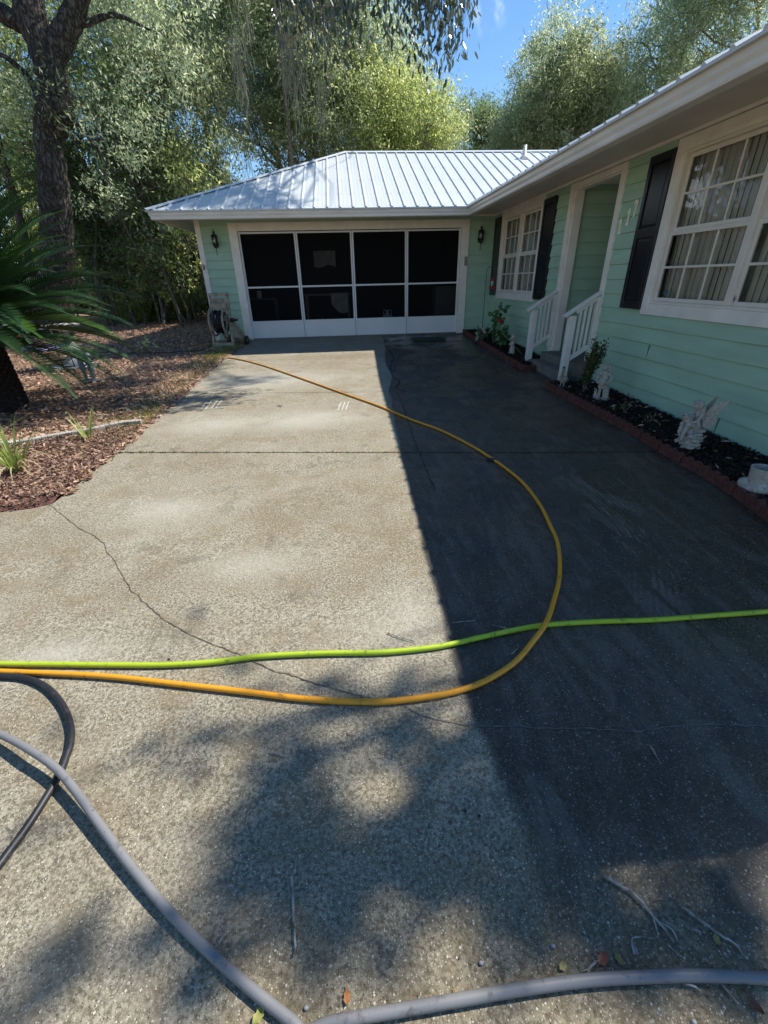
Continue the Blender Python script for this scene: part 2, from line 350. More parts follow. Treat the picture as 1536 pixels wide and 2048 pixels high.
setattr_('track', np.clip(sgn, -1, 1)); setattr_('trackmask', np.clip((.15 - best) / .05, 0, 1) * np.clip(al / 10, 0, 1) * np.clip((46 - al) / 22, 0, 1) * (.75 + .25 * np.sin(al * .9)))
# joints and cracks: narrow ribbons a few mm proud
def ribbon(name, pts, wd, mat, jit=0, seed=1, dz=.003):
    r = random.Random(seed); out = []
    for a, c in zip(pts[:-1], pts[1:]):
        n = max(2, int((c - a).length / .018))
        for i in range(n): out.append(a.lerp(c, i / n))
    out.append(pts[-1]); vs = []; off = 0
    for i, p in enumerate(out):
        d = (out[min(i+1, len(out)-1)] - out[max(i-1, 0)]).normalized(); s = Vector((d.y, -d.x, 0)); off = off * .8 + r.uniform(-jit, jit)
        q = p + s * off; ww = wd * r.uniform(.35, 1.1) / 2; z = gz(q.y) + dz
        vs += [(q.x + s.x*ww, q.y + s.y*ww, z), (q.x - s.x*ww, q.y - s.y*ww, z)]
    mb = MB(); mb.add(vs, [(2*i, 2*i+1, 2*i+3, 2*i+2) for i in range(len(out)-1)]); return mb.build(name, mat)
m_joint = M('joint_dark', (.03, .028, .02), .95, var=.5, vscale=30)  # dark colour of the slab joints and the wider cracks
m_crack = M('crack_dark', (.11, .085, .058), .95, var=.4, vscale=30)
m_crackp = M('crack_pale', (.15, .138, .12), .95, var=.4, vscale=30)
for i, q in enumerate([[(235, 905), (800, 905), (1160, 905), (1340, 903)], [(368, 788), (765, 784), (1000, 781), (1092, 778)], [(455, 722), (750, 716), (900, 712), (985, 712)]]):
    tag(ribbon('expansion_joint', [gp(*a) for a in q], (.017, .012, .010)[i], m_joint, .0006, i), kind='structure')
CR = [(95, 1008), (150, 1050), (205, 1085), (230, 1130), (262, 1180), (330, 1240), (400, 1280), (490, 1316), (560, 1345), (640, 1370), (720, 1395), (790, 1405), (840, 1435), (940, 1452), (1060, 1458), (1230, 1462)]
tag(ribbon('driveway_crack', [gp(*a) for a in CR[:11]], .0055, m_crack, .004, 7), kind='structure')
tag(ribbon('driveway_crack', [gp(*a) for a in CR[10:]] + [gp(1400, 1450), gp(1530, 1452)], .006, m_crackp, .004, 8), kind='structure')
tag(ribbon('driveway_crack', [gp(*a) for a in [(778, 700), (788, 715), (780, 735), (784, 752), (800, 762), (790, 775), (812, 783)]], .03, m_joint, .006, 9), kind='structure')
tag(ribbon('driveway_crack', [gp(*a) for a in [(795, 784), (815, 840), (838, 905), (870, 980)]], .012, m_joint, .006, 10), kind='structure')
rj = np.random.default_rng(2); jp = [gp(x, 906 + rj.normal() * 1.1) for x in np.concatenate([240 + 300 * np.round(rj.random(420) ** 1.5 * 14 + rj.normal(size=420) * .25) / 14 + rj.normal(size=420) * 4, rj.uniform(540, 800, 160)])]
jc = np.array([[p.x, p.y, p.z] for p in jp]); a_, q_ = leaves(rj, jc, .011, .005, -.8, .8, np.tile([[0, 0, .7]], (len(jc), 1)))
tag(fast_mesh('moss', a_, q_, leafmat('moss_green', [(.05, .07, .015), (.13, .15, .04), (.16, .13, .06)], .2, .8, .2)), kind='stuff')
# scratch marks on the dry slab
m_scr = M('scrape_pale', (.50, .47, .40), .9, var=.2, vscale=60)
for (x, y) in [(402, 810), (412, 810), (422, 810), (432, 808), (676, 812), (684, 812), (691, 812)]:
    sl_ = 12 if x < 500 else 6
    tag(ribbon('scrape_mark', [gp(x, y + 8), gp(x + sl_, y - 8)], .022, m_scr, .002, x), kind='structure')
# ================================================================== FLOWER BEDS (mulch)
m_mulch = M('dark_mulch', (.012, .008, .006), .95, var=.6, vscale=22, bump=1, bscale=60, col2=(.04, .026, .02))
def strip_sheet(name, ya, yb, xa, xb, mat, dz, n=60, hump=.03, seed=1):
    ys = np.linspace(ya, yb, n); us = np.linspace(0, 1, 14); c = []
    for y in ys:
        a, b2 = xa(y), xb(y)
        for u in us: x = a + (b2 - a) * u; c.append((x, y, gz(y) + dz + hump * math.sin(math.pi * min(1, u * 1.0)) * .6 + .012 * float(vnoise(x * 9, y * 9, seed))))
    idx = np.arange(n * 14).reshape(n, 14); q = np.stack([idx[:-1, :-1], idx[:-1, 1:], idx[1:, 1:], idx[1:, :-1]], -1).reshape(-1, 4)
    return tag(fast_mesh(name, np.array(c), q, mat, smooth=True), kind='structure')
BA = [gp(925, 665), gp(960, 688), gp(1000, 713), gp(1047, 742)]; BB = [gp(1092, 776), gp(1180, 822), gp(1260, 866), gp(1340, 915), gp(1440, 972), gp(1536, 1040)]
BB.append(BB[-1] + (BB[-1] - BB[-2]) * .8)
def brickx(L):
    ys = [-p.y for p in L]; xs = [p.x for p in L]; return lambda y: float(np.interp(-y, ys, xs))
bxA, bxB = brickx(BA), brickx(BB)
strip_sheet('flower_bed', 7.3, 11.25, lambda y: bxA(y) + .02, lambda y: 3.49, m_mulch, .05, 60, .02, 1)
strip_sheet('flower_bed', BB[-1].y - .1, 6.1, lambda y: bxB(y) + .02, lambda y: 3.49, m_mulch, .05, 70, .02, 2)
# left bed, reddish chips behind a curved pale edging strip
LB = [gp(0, 897), gp(40, 893), (gp(110, 880)), gp(180, 868), gp(240, 855), gp(285, 850)]
LBc = catmull([LB[0] + Vector((-2, -.8, 0)), LB[0] + Vector((-.8, -.25, 0))] + LB, 6)
m_mulchr = M('red_mulch', (.075, .03, .02), .95, var=.6, vscale=25, bump=1, bscale=60, col2=(.17, .075, .052))
topy = lambda x: float(np.interp(x, [p.x for p in LBc], [p.y for p in LBc]))
xs = np.linspace(LBc[0].x, -2.32, 70); c = []
for x in xs:
    yt = topy(x); yb = EDGE[-1].y - .16
    if x > EDGE[-1].x - .4: yb = float(np.interp(x, [EDGE[-1].x - .4, EDGE[-1].x], [EDGE[-1].y - .1, EDGE[-1].y + .02]))
    if x > EDGE[-1].x: yb = max(yb, EDGE[-1].y + .05)
    for u in np.linspace(0, 1, 26):
        y = yb + (yt - yb) * u; xx = min(x, drive_left(y) - .01); c.append((xx, y, gz(y) + .010 + .006 * float(vnoise(x * 8, y * 8, 3)) - .02 * (u == 0)))
idx = np.arange(70 * 26).reshape(70, 26); q = np.stack([idx[:-1, :-1], idx[1:, :-1], idx[1:, 1:], idx[:-1, 1:]], -1).reshape(-1, 4)
tag(fast_mesh('flower_bed', np.array(c), q, m_mulchr, smooth=True), kind='structure')
mb = MB(); pp = [Vector((p.x, p.y, gz(p.y) + .03)) for p in LBc]
for a, c2 in zip(pp[:-1], pp[1:]): mb.bar(a, c2 + (c2 - a) * .02, .07, .07)
tag(mb.build('garden_edging', M('edging_concrete', (.33, .31, .27), .9, var=.35, vscale=14, bump=.5), bevel=.008), 'curved pale concrete edging strip behind the reddish mulch bed', 'edging')
# ================================================================== HOUSE
house = empty('house', (0, G, 0), 0, 'mint green single storey house with white metal roof and screened garage', 'house')
HP = []
def hp(o): o.parent = house; o.matrix_parent_inverse = Matrix.Translation((0, -G, 0)); return o
def sub(o, p): o.parent = p; return o
def siding_mat():
    m = M('mint_siding', (.365, .545, .415), .55, var=.09, vscale=1.6, bump=.1, bscale=30, stretch=(1, 1, 5)); return m
m_sid = siding_mat()
EXP = .165; ZL = .80 - EXP * 7
def siding(name, fn, u0, u1, z0, z1, holes, seed=3, mat=None):
    """lap boards; fn(u, z, out) -> point; holes (u0,u1,z0,z1)"""
    r = random.Random(seed); mb = MB(); k = 0
    while ZL + k * EXP < z1:
        a = ZL + k * EXP; c = a + EXP; k += 1
        if c <= z0: continue
        zs = sorted({max(a, z0), min(c, z1)} | {z for h in holes for z in h[2:] if max(a, z0) < z < min(c, z1)})
        ph = r.uniform(0, 6)
        wob = lambda u, z: (.0035 * math.sin(u * 3.1 + ph) + .002 * math.sin(u * 9 + 2 * ph)) * (1 - (z - a) / EXP)
        for zl, zh in zip(zs[:-1], zs[1:]):
            cuts_ = [(u0, u1)]
            for h in holes:
                if h[2] <= zl + 1e-6 and h[3] >= zh - 1e-6:
                    nc = []
                    for x, y in cuts_:
                        if h[1] <= x or h[0] >= y: nc.append((x, y)); continue
                        if h[0] > x: nc.append((x, h[0]))
                        if h[1] < y: nc.append((h[1], y))
                    cuts_ = nc
            for x, y in cuts_:
                n = max(1, int((y - x) / .35)); us_ = [x + (y - x) * i / n for i in range(n + 1)]
                o = lambda z: .024 - .018 * (z - a) / EXP; gp_ = .006 if zl == a else 0
                vs = []
                for u in us_:
                    q0 = zl + gp_ + (wob(u, a) if gp_ else 0); vs += [fn(u, q0, 0), fn(u, q0, o(zl) + wob(u + 2, zl) * .4), fn(u, zh, o(zh)), fn(u, zl, 0), fn(u, zh, 0)]
                fs = []
                for i in range(n):
                    q = 5 * i; fs.append((q + 1, q + 6, q + 7, q + 2)); fs.append((q, q + 5, q + 6, q + 1)); fs.append((q + 3, q + 8, q + 5, q)); fs.append((q + 2, q + 7, q + 9, q + 4))
                mb.add(vs, fs)
    return mb.build(name, mat or m_sid)
XL, XR = -2.176, 2.704
Zs = 2.41
# walls
hp(siding('garage_wall', lambda u, z, o: (u, G - o, z), -3.0, W, -.3, Zs, [(XL - .05, XR + .05, -.5, 2.20)], 1))
WIN1 = (2.87, 5.33, .774, 2.371); WIN2 = (8.60, 10.80, .767, 2.377); DOOR = (6.33, 7.57, -.5, 2.31)
hp(siding('wing_wall', lambda u, z, o: (W - o, u, z), 2.35, G, -.45, Zs, [(WIN1[0]+.05, WIN1[1]-.05, WIN1[2]+.05, WIN1[3]-.05), (WIN2[0]+.05, WIN2[1]-.05, WIN2[2]+.05, WIN2[3]-.05), DOOR], 2))
hp(siding('side_wall', lambda u, z, o: (-3.0 - o, u, z), G, 17.0, -.3, Zs, [], 4))
hp(siding('end_wall', lambda u, z, o: (u, 2.35 - o, z), W, 9.3, -.45, Zs, [], 5))
hp(siding('rear_wall', lambda u, z, o: (u, 17.0 + o, z), -3.0, 9.3, -.3, Zs, [], 6))
hp(siding('east_wall', lambda u, z, o: (9.3 + o, u, z), 2.35, 17.0, -.3, Zs, [], 7))
mb = MB(); mb.box(W - .012, 2.36, -.5, W + .05, 6.33, -.15); mb.box(W - .012, 7.57, -.4, W + .05, G, -.02); hp(mb.build('foundation', M('foundation_mint', (.33, .49, .38), .8, var=.1)))
# entry recess
pw = siding('porch_wall', lambda u, z, o: (u, 7.63 - o, z), W + .13, 5.1, -.1, Zs, [], 9); hp(pw)
hp(siding('porch_wall', lambda u, z, o: (5.1 - o, u, z), 6.0, 7.63, -.1, Zs, [(6.3, 7.3, -.1, 2.1)], 10))
mb = MB(); mb.box(5.12, 6.25, .1, 5.17, 7.35, 2.12); hp(mb.build('entry_door', m_white))
mb = MB(); mb.box(W + .05, 5.9, -.3, 5.15, 7.62, .06); hp(mb.build('porch_floor', m_step))
mb = MB(); mb.box(W + .02, 5.9, 2.36, 5.2, 7.7, 2.40); mb.box(W + .06, 5.85, -.2, 5.2, 5.9, 2.40); hp(mb.build('porch_ceiling', m_white))
# corner boards and door casing
mb = MB(); mb.box(-3.045, G - .035, -.1, -2.955 + .02, G + .0, Zs - .002); mb.box(-3.045, G + .001, -.1, -3.02, G + .09, Zs - .002); hp(mb.build('corner_board', m_white, bevel=.003))
for px_, py_ in ((1440, 843), (1300, 700)):
    p = pl(px_, py_, 0, W); k_ = math.floor((p.z - ZL) / EXP); mb = MB(); mb.box(W - .0262, p.y, ZL + k_ * EXP + .008, W - .010, p.y + .003, ZL + (k_ + 1) * EXP - .004); hp(mb.build('siding_joint', M('joint_green', (.13, .20, .15), .8)))
mb = MB(); mb.box(W - .035, 7.57, -.1, W + .0, 7.675, Zs - .04); mb.box(W - .035, 6.225, -.1, W, 6.33, Zs - .04); mb.box(W - .033, 6.33, 2.30, W, 7.57, Zs - .042)
mb.box(W + .001, 7.55, -.1, W + .135, 7.60, 2.31); mb.box(W + .001, 6.30, -.1, W + .13, 6.35, 2.31); mb.box(W + .001, 6.35, 2.285, W + .13, 7.55, 2.31)
hp(mb.build('door_casing', m_white, bevel=.003))
# garage opening casing
T_ = .177
mb = MB(); mb.box(XL - T_, G - .045, .0, XL, G + .0, 2.323); mb.box(XR, G - .045, .0, XR + T_, G, 2.323); mb.box(XL, G - .043, 2.165, XR, G, 2.321)
mb.box(XL + .001, G + .001, 0, XL + .02, G + .14, 2.165); mb.box(XR - .02, G + .001, 0, XR - .001, G + .14, 2.165)
hp(mb.build('garage_casing', m_white, bevel=.004))
# soffit
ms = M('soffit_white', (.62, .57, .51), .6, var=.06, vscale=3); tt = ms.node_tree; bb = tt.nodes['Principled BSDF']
g_ = N(tt, 'ShaderNodeTexCoord'); wv = N(tt, 'ShaderNodeTexWave'); wv.wave_type = 'BANDS'; wv.bands_direction = 'Y'; wv.inputs['Scale'].default_value = 3.1; wv.wave_profile = 'SAW'
tt.links.new(g_.outputs['Object'], wv.inputs['Vector']); bp_ = N(tt, 'ShaderNodeBump'); bp_.inputs['Strength'].default_value = .5; bp_.inputs['Distance'].default_value = .01
tt.links.new(wv.outputs['Fac'], bp_.inputs['Height']); tt.links.new(bp_.outputs[0], bb.inputs['Normal'])
EXx, GE, WE = -3.57, 10.197, 2.56; YS = 1.45; YN = 17.85; XE2 = 10.22
mb = MB(); z0, z1 = Zs, Zs + .012
mb.box(EXx + .1, GE + .1, z0, W + .02, G + .02, z1); mb.box(WE + .1, YS + .1, z0, W + .02, GE + .1, z1); mb.box(EXx + .1, G + .02, z0, -2.98, YN - .1, z1); mb.box(W + .02, YS + .1, z0, XE2 - .1, 2.37, z1)
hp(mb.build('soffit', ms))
mb = MB(); mb.box(-2.97, G - .04, 2.375, W - .04, G - .02, Zs - .001); mb.box(W - .045, 2.4, 2.378, W - .02, G - .05, Zs - .001); hp(mb.build('frieze_board', m_white))
# gutter ring
prof = [(.13, 2.285), (.03, 2.285), (.022, 2.30), (.022, 2.33), (.004, 2.36), (0, 2.425), (.012, 2.43), (.016, 2.415), (.13, 2.415)]
def ringpts(s): return [(EXx + s, YN - s), (EXx + s, GE + s), (WE + s, GE + s), (WE + s, YS + s), (XE2 - s, YS + s), (XE2 - s, YN - s)]
vs = []; npf = len(prof)
for k in range(6):
    for s, z in prof: x, y = ringpts(s)[k]; vs.append((x, y, z))
mb = MB(); mb.add(vs, [(k*npf+j, k*npf+(j+1) % npf, ((k+1) % 6)*npf+(j+1) % npf, ((k+1) % 6)*npf+j) for k in range(6) for j in range(npf)])
hp(mb.build('gutter', m_gutter))
# roof
SL = .419; ZE = 2.44
m_roof = M('white_metal_roofing', (.56, .60, .63), .42, var=.05, vscale=1.2, bump=.03, bscale=20, metal=0, stretch=(3, .6, 1))
o_ = -.03
def rz_(d): return ZE + SL * d
A0 = (EXx + o_, GE + o_); B0 = (WE + o_, GE + o_); C0 = (WE + o_, YS + o_); D0 = (XE2 - o_, YS + o_); E0 = (XE2 - o_, YN - o_); F0 = (EXx + o_, YN - o_)
H = 3.826; R1 = (EXx + H, GE + H); R2 = (WE + H, GE + H); R3 = (WE + H, YS + H)
ze = rz_(o_); zr = rz_(H)
mb = MB()
def rp(*pts): mb.add([(p[0], p[1], z) for p, z in pts], [tuple(range(len(pts)))])
rp((A0, ze), (B0, ze), (R2, zr), (R1, zr)); rp((B0, ze), (C0, ze), (R3, zr), (R2, zr)); rp((C0, ze), (D0, ze), (R3, zr)); rp((D0, ze), (E0, ze), (R2, zr), (R3, zr))
rp((E0, ze), (F0, ze), (R1, zr), (R2, zr)); rp((F0, ze), (A0, ze), (R1, zr))
rib = [(-.03, 0), (-.011, .021), (.011, .021), (.03, 0)]
def addrib(org, along, up, d0, d1, wdt=1.0, hh=1.0, tgt=None):
    """trapezoid rib running up the slope; org on the eave line"""
    org = Vector(org); al = Vector(along); upv = Vector((up[0], up[1], SL)); nrm = Vector((-up[0]*SL, -up[1]*SL, 1)).normalized()
    a = org + upv * d0; c = org + upv * d1; vs = []
    for p in (a, c):
        for u, h in rib: vs.append(p + al * u * wdt + nrm * (h * hh + .0005))
    (tgt or mb).add(vs, [(0, 1, 5, 4), (1, 2, 6, 5), (2, 3, 7, 6), (0, 3, 2, 1), (4, 5, 6, 7)])
def ribs(org, along, up, length, lo, hi, sp=.25, first=.1):
    u = first
    while u < length:
        a, c = lo(u), hi(u)
        if c - a > .1: addrib(Vector(org) + Vector(along) * u, along, up, a, c - .03)
        for k in (1/3, 2/3):
            uu = u + sp * k; a2, c2 = lo(uu), hi(uu)
            if c2 - a2 > .1 and uu < length: addrib(Vector(org) + Vector(along) * uu, along, up, a2, c2 - .03, .45, .06)
        u += sp
Lx = WE - EXx
ribs((EXx, GE, ZE), (1, 0, 0), (0, 1), Lx + H, lambda u: max(o_, u - Lx), lambda u: min(H, u), first=.12)
ribs((WE, YS, ZE), (0, 1, 0), (1, 0), GE - YS + H, lambda u: max(o_, u - (GE - YS)), lambda u: min(H, u), first=.13)
ribs((EXx, GE, ZE), (0, 1, 0), (1, 0), YN - GE, lambda u: o_, lambda u: min(u, YN - GE - u, H), first=.13)
ribs((WE, YS, ZE), (1, 0, 0), (0, 1), XE2 - WE, lambda u: o_, lambda u: min(u, XE2 - WE - u, H), first=.13)
# drip edge under the sheets
for a, c in ((A0, B0), (B0, C0), (A0, F0), (C0, D0)):
    mb.bar((a[0], a[1], ze - .012), (c[0], c[1], ze - .012), .012, .02)
mbs = mb
mbc = MB()
def capstrip(p, q):
    p, q = Vector(p), Vector(q); d = (q - p).normalized(); s = d.cross(Vector((0, 0, 1))).normalized(); dr = .30
    up3 = Vector((0, 0, 1)); hs = .095; dz = hs * (SL if abs(d.z) < .01 else SL * .707)
    vs = []
    for r_ in (p, q): vs += [r_ + s * hs + up3 * (.026 - dz), r_ + up3 * .034, r_ - s * hs + up3 * (.026 - dz)]
    mbc.add(vs, [(0, 1, 4, 3), (1, 2, 5, 4)])
capstrip((*A0, ze), (*R1, zr)); capstrip((*R1, zr), (*R2, zr)); capstrip((*R2, zr), (*R3, zr)); capstrip((*C0, ze), (*R3, zr)); capstrip((*D0, ze), (*R3, zr)); capstrip((*R1, zr), (*F0, ze))

u = .12 + .04
while u < Lx + H:
    for d in (.06, .75, 1.6, 2.5, 3.4):
        if max(0, u - Lx) < d < min(H, u) - .1:
            for k in (0, .17): mbs.box(EXx + u + k - .006, GE + d - .006, rz_(d), EXx + u + k + .006, GE + d + .006, rz_(d) + .009)
    u += .25
roof = hp(mb.build('roof', m_roof)); rc = mbc.build('ridge_cap', m_roof); rc.parent = roof
mb = MB(); vp = pl(1048, 318, 1, 13.42); mb.lathe([(.13, -.06), (.09, .02), (.045, .05), (.04, .24), (.034, .24)], (vp.x, vp.y, rz_(vp.y - GE) + .02), 14); vp_ = mb.build('vent_pipe', m_gutter); vp_.parent = roof
# ---- windows
gl = bpy.data.materials.new('window_glass'); gl.use_nodes = True; t2 = gl.node_tree; t2.nodes.remove(t2.nodes['Principled BSDF']); out = t2.nodes['Material Output']
tr = N(t2, 'ShaderNodeBsdfTransparent'); tr.inputs[0].default_value = (.92, .94, .94, 1); gs = N(t2, 'ShaderNodeBsdfGlossy'); gs.inputs['Roughness'].default_value = .02
fr = N(t2, 'ShaderNodeFresnel'); fr.inputs[0].default_value = 1.9; mxs = N(t2, 'ShaderNodeMixShader'); tx = N(t2, 'ShaderNodeTexCoord'); nn_ = N(t2, 'ShaderNodeTexNoise'); nn_.inputs['Scale'].default_value = 3.2; nn_.inputs['Detail'].default_value = 3; nn_.inputs['Distortion'].default_value = .7
bpn = N(t2, 'ShaderNodeBump'); bpn.inputs['Strength'].default_value = .35; bpn.inputs['Distance'].default_value = .03
for a, c in ((tx.outputs['Object'], nn_.inputs['Vector']), (nn_.outputs['Fac'], bpn.inputs['Height']), (bpn.outputs[0], gs.inputs['Normal']), (fr.outputs[0], mxs.inputs[0]), (tr.outputs[0], mxs.inputs[1]), (gs.outputs[0], mxs.inputs[2]), (mxs.outputs[0], out.inputs[0])): t2.links.new(a, c)
m_blind = M('blind_vinyl', (.88, .84, .74), .6); m_curt = M('curtain_cloth', (.72, .72, .66), .9)
m_room = M('room_dark', (.03, .03, .03), .9)
def window(Wd, blind):
    y0, y1, z0, z1 = Wd; cw = .115
    mb = MB(); x0, x1 = W - .036, W + .01
    mb.box(x0, y0, z0, x1, y0 + cw, z1); mb.box(x0, y1 - cw, z0, x1, y1, z1); mb.box(x0 + .001, y0 + cw, z0, x1, y1 - cw, z0 + cw); mb.box(x0 + .001, y0 + cw, z1 - cw, x1, y1 - cw, z1)
    win = hp(mb.build('window', m_white, bevel=.003))
    a, b_, c, d = y0 + cw, y1 - cw, z0 + cw, z1 - cw
    fr_ = MB(); xf0, xf1 = W - .022, W + .06; f = .028; ym = (a + b_) / 2
    fr_.box(xf0, a, c, xf1, a + f, d); fr_.box(xf0, b_ - f, c, xf1, b_, d); fr_.box(xf0, a + f, c, xf1, b_ - f, c + f); fr_.box(xf0, a + f, d - f, xf1, b_ - f, d); fr_.box(xf0 - .004, ym - .038, c + f, xf1, ym + .038, d - f)
    wf = fr_.build('window_frame', m_vinyl, win, bevel=.003)
    zm = (c + d) / 2
    for (u0, u1) in ((a + f, ym - .038), (ym + .038, b_ - f)):
        for k, (q0, q1) in enumerate(((c + f, zm), (zm, d - f))):
            xx = W + .004 + .022 * k; s = .036; sm = MB()
            sm.box(xx, u0, q0, xx + .02, u0 + s, q1 - .0); sm.box(xx, u1 - s, q0, xx + .02, u1, q1); sm.box(xx - .001, u0 + s, q0, xx + .02, u1 - s, q0 + s); sm.box(xx - .001, u0 + s, q1 - s, xx + .02, u1 - s, q1)
            wd_ = (u1 - u0 - 2 * s)
            for j in (1, 2): y = u0 + s + wd_ * j / 3; sm.box(xx + .004, y - .011, q0 + s, xx + .016, y + .011, q1 - s)
            zz = (q0 + q1) / 2; sm.box(xx + .005, u0 + s, zz - .011, xx + .0155, u1 - s, zz + .011)
            sub(sm.build('sash', m_vinyl, None, bevel=.002), win)
            gm = MB(); gm.add([(xx + .0125, u0 + s, q0 + s), (xx + .0125, u1 - s, q0 + s), (xx + .0125, u1 - s, q1 - s), (xx + .0125, u0 + s, q1 - s)], [(3, 2, 1, 0)]); sub(gm.build('pane', gl), win)
    bm_ = MB(); y = a + .03; r = random.Random(4)
    if blind:
        while y < b_:
            an = rad(7 + r.uniform(-5, 5)); hw = .044; pts = []
            for k in range(5):
                s = (k / 4 - .5) * 2; pts.append((W + .11 + math.sin(an) * hw * s - .016 * (1 - s * s), y + math.cos(an) * hw * s))
            lo_ = c + .02 + r.uniform(0, .006); vs = [(px, py, z) for z in (lo_, d) for px, py in pts]
            bm_.add(vs, [(i, i + 1, i + 6, i + 5) for i in range(4)], True); y += .078
        sub(bm_.build('vertical_blinds', m_blind), win)
    else:
        n = 160; vs = []
        for i in range(n + 1): yy = a + (b_ - a) * i / n; xx = W + .11 + .028 * math.sin(i * .62 + 1.2 * math.sin(i * .11)) + .01 * math.sin(i * 1.9); vs += [(xx, yy, c - .02), (xx, yy, d)]
        bm_.add(vs, [(2*i, 2*i+2, 2*i+3, 2*i+1) for i in range(n)], True); sub(bm_.build('curtain', m_curt), win)
    rm = MB(); rm.box(W + .9, a - .3, c - .4, W + .95, b_ + .3, d + .2); rm.box(W + .06, a - .3, c - .45, W + .9, b_ + .3, c - .4); rm.box(W + .06, a - .35, c - .4, W + .9, a - .3, d); rm.box(W + .06, b_ + .3, c - .4, W + .9, b_ + .35, d)
    sub(rm.build('dark_room', m_room), win); return win
w1 = window(WIN1, True); w2 = window(WIN2, False)
def adopt(win):
    for ch in win.children: ch.matrix_parent_inverse = Matrix.Translation((0, 0, 0))
# security decals in the corners of the big window
mb = MB(); p = pl(1467, 598, 0, W - .002); mb.prism([(.028 * math.cos(a), .035 * math.sin(a)) for a in [k * math.pi / 8 for k in range(16)]], lambda u, v, tt_: (W + .002 + tt_, p.y + u, p.z + v), 0, .001); d1 = mb.build('decal', M('decal_grey', (.45, .45, .44), .5)); d1.parent = w1
mb = MB(); mb.prism([(.012 * math.cos(a), .02 * math.sin(a)) for a in [k * math.pi / 6 for k in range(12)]], lambda u, v, tt_: (W + .0008 + tt_, p.y + u, p.z + v), 0, .0008); d1 = mb.build('decal', M('decal_dark', (.03, .03, .03), .5)); d1.parent = w1
mb = MB(); p2 = pl(1332, 586, 0, W); mb.prism([(.03 * math.cos(a) * (1.15 if k % 2 else .8), .03 * math.sin(a) * (1.15 if k % 2 else .8)) for k, a in enumerate([k * math.pi / 8 for k in range(16)])], lambda u, v, tt_: (W + .002 + tt_, p2.y + u, p2.z + v), 0, .001); d1 = mb.build('decal', M('decal_blue', (.02, .12, .22), .5)); d1.parent = w1
# ---- shutters
def shutter(y0, y1, z0, z1):
    mb = MB(); x1, x0 = W - .002, W - .050; s = .052; zm = z0 + (z1 - z0) * .52
    mb.box(x0, y0, z0, x1, y0 + s, z1); mb.box(x0, y1 - s, z0, x1, y1, z1)
    for a, c in ((z0, z0 + .09), (zm - .045, zm + .045), (z1 - .08, z1)): mb.box(x0 + .001, y0 + s, a, x1, y1 - s, c)
    mb.box(x0 + .018, y0 + s, z0 + .09, x1 - .001, y1 - s, z1 - .08)
    for a, c in ((z0 + .09, zm - .045), (zm + .045, z1 - .08)):
        yy0, yy1 = y0 + s + .022, y1 - s - .022; a += .022; c -= .022
        mb.add([(x0 + .0175, yy0 - .012, a - .012), (x0 + .0175, yy1 + .012, a - .012), (x0 + .0175, yy1 + .012, c + .012), (x0 + .0175, yy0 - .012, c + .012), (x0 + .010, yy0 + .012, a + .012), (x0 + .010, yy1 - .012, a + .012), (x0 + .010, yy1 - .012, c - .012), (x0 + .010, yy0 + .012, c - .012)],
               [(7, 6, 5, 4), (0, 4, 5, 1), (1, 5, 6, 2), (2, 6, 7, 3), (3, 7, 4, 0)])
    return hp(mb.build('shutter', m_black, bevel=.003))
shutter(5.335, 5.75, .82, 2.31); shutter(10.805, 11.235, .82, 2.32); shutter(8.125, 8.595, .82, 2.31); shutter(2.42, 2.865, .82, 2.31)
# ---- house number 1 1 7, climbing to the right as on the wall
m_num = M('number_cream', (.92, .88, .76), .5, var=.03)
ONE = [(-.34, 0), (.34, 0), (.34, .12), (.13, .16), (.13, 1), (-.08, 1), (-.34, .84), (-.34, .72), (-.13, .78), (-.13, .16), (-.34, .12)]
SEV = [(-.36, 1), (.36, 1), (.36, .86), (.02, 0), (-.22, 0), (.14, .82), (-.24, .82), (-.27, .68), (-.36, .68)]
num = empty('house_number', (0, 0, 0)); num.parent = house; num.matrix_parent_inverse = Matrix.Translation((0, -G, 0))
nhz = .17
for poly, px, py in ((ONE, 1244, 453), (ONE, 1261, 434), (SEV, 1275, 417)):
    p = pl(px, py, 0, W); mb = MB(); hgt = nhz
    mb.prism([(u * hgt * .5, (v - .5) * hgt) for u, v in poly], lambda u, v, tt_: (W - .018 - tt_, p.y - u, p.z + v), 0, .012)
    o = mb.build('digit', m_num); o.parent = num
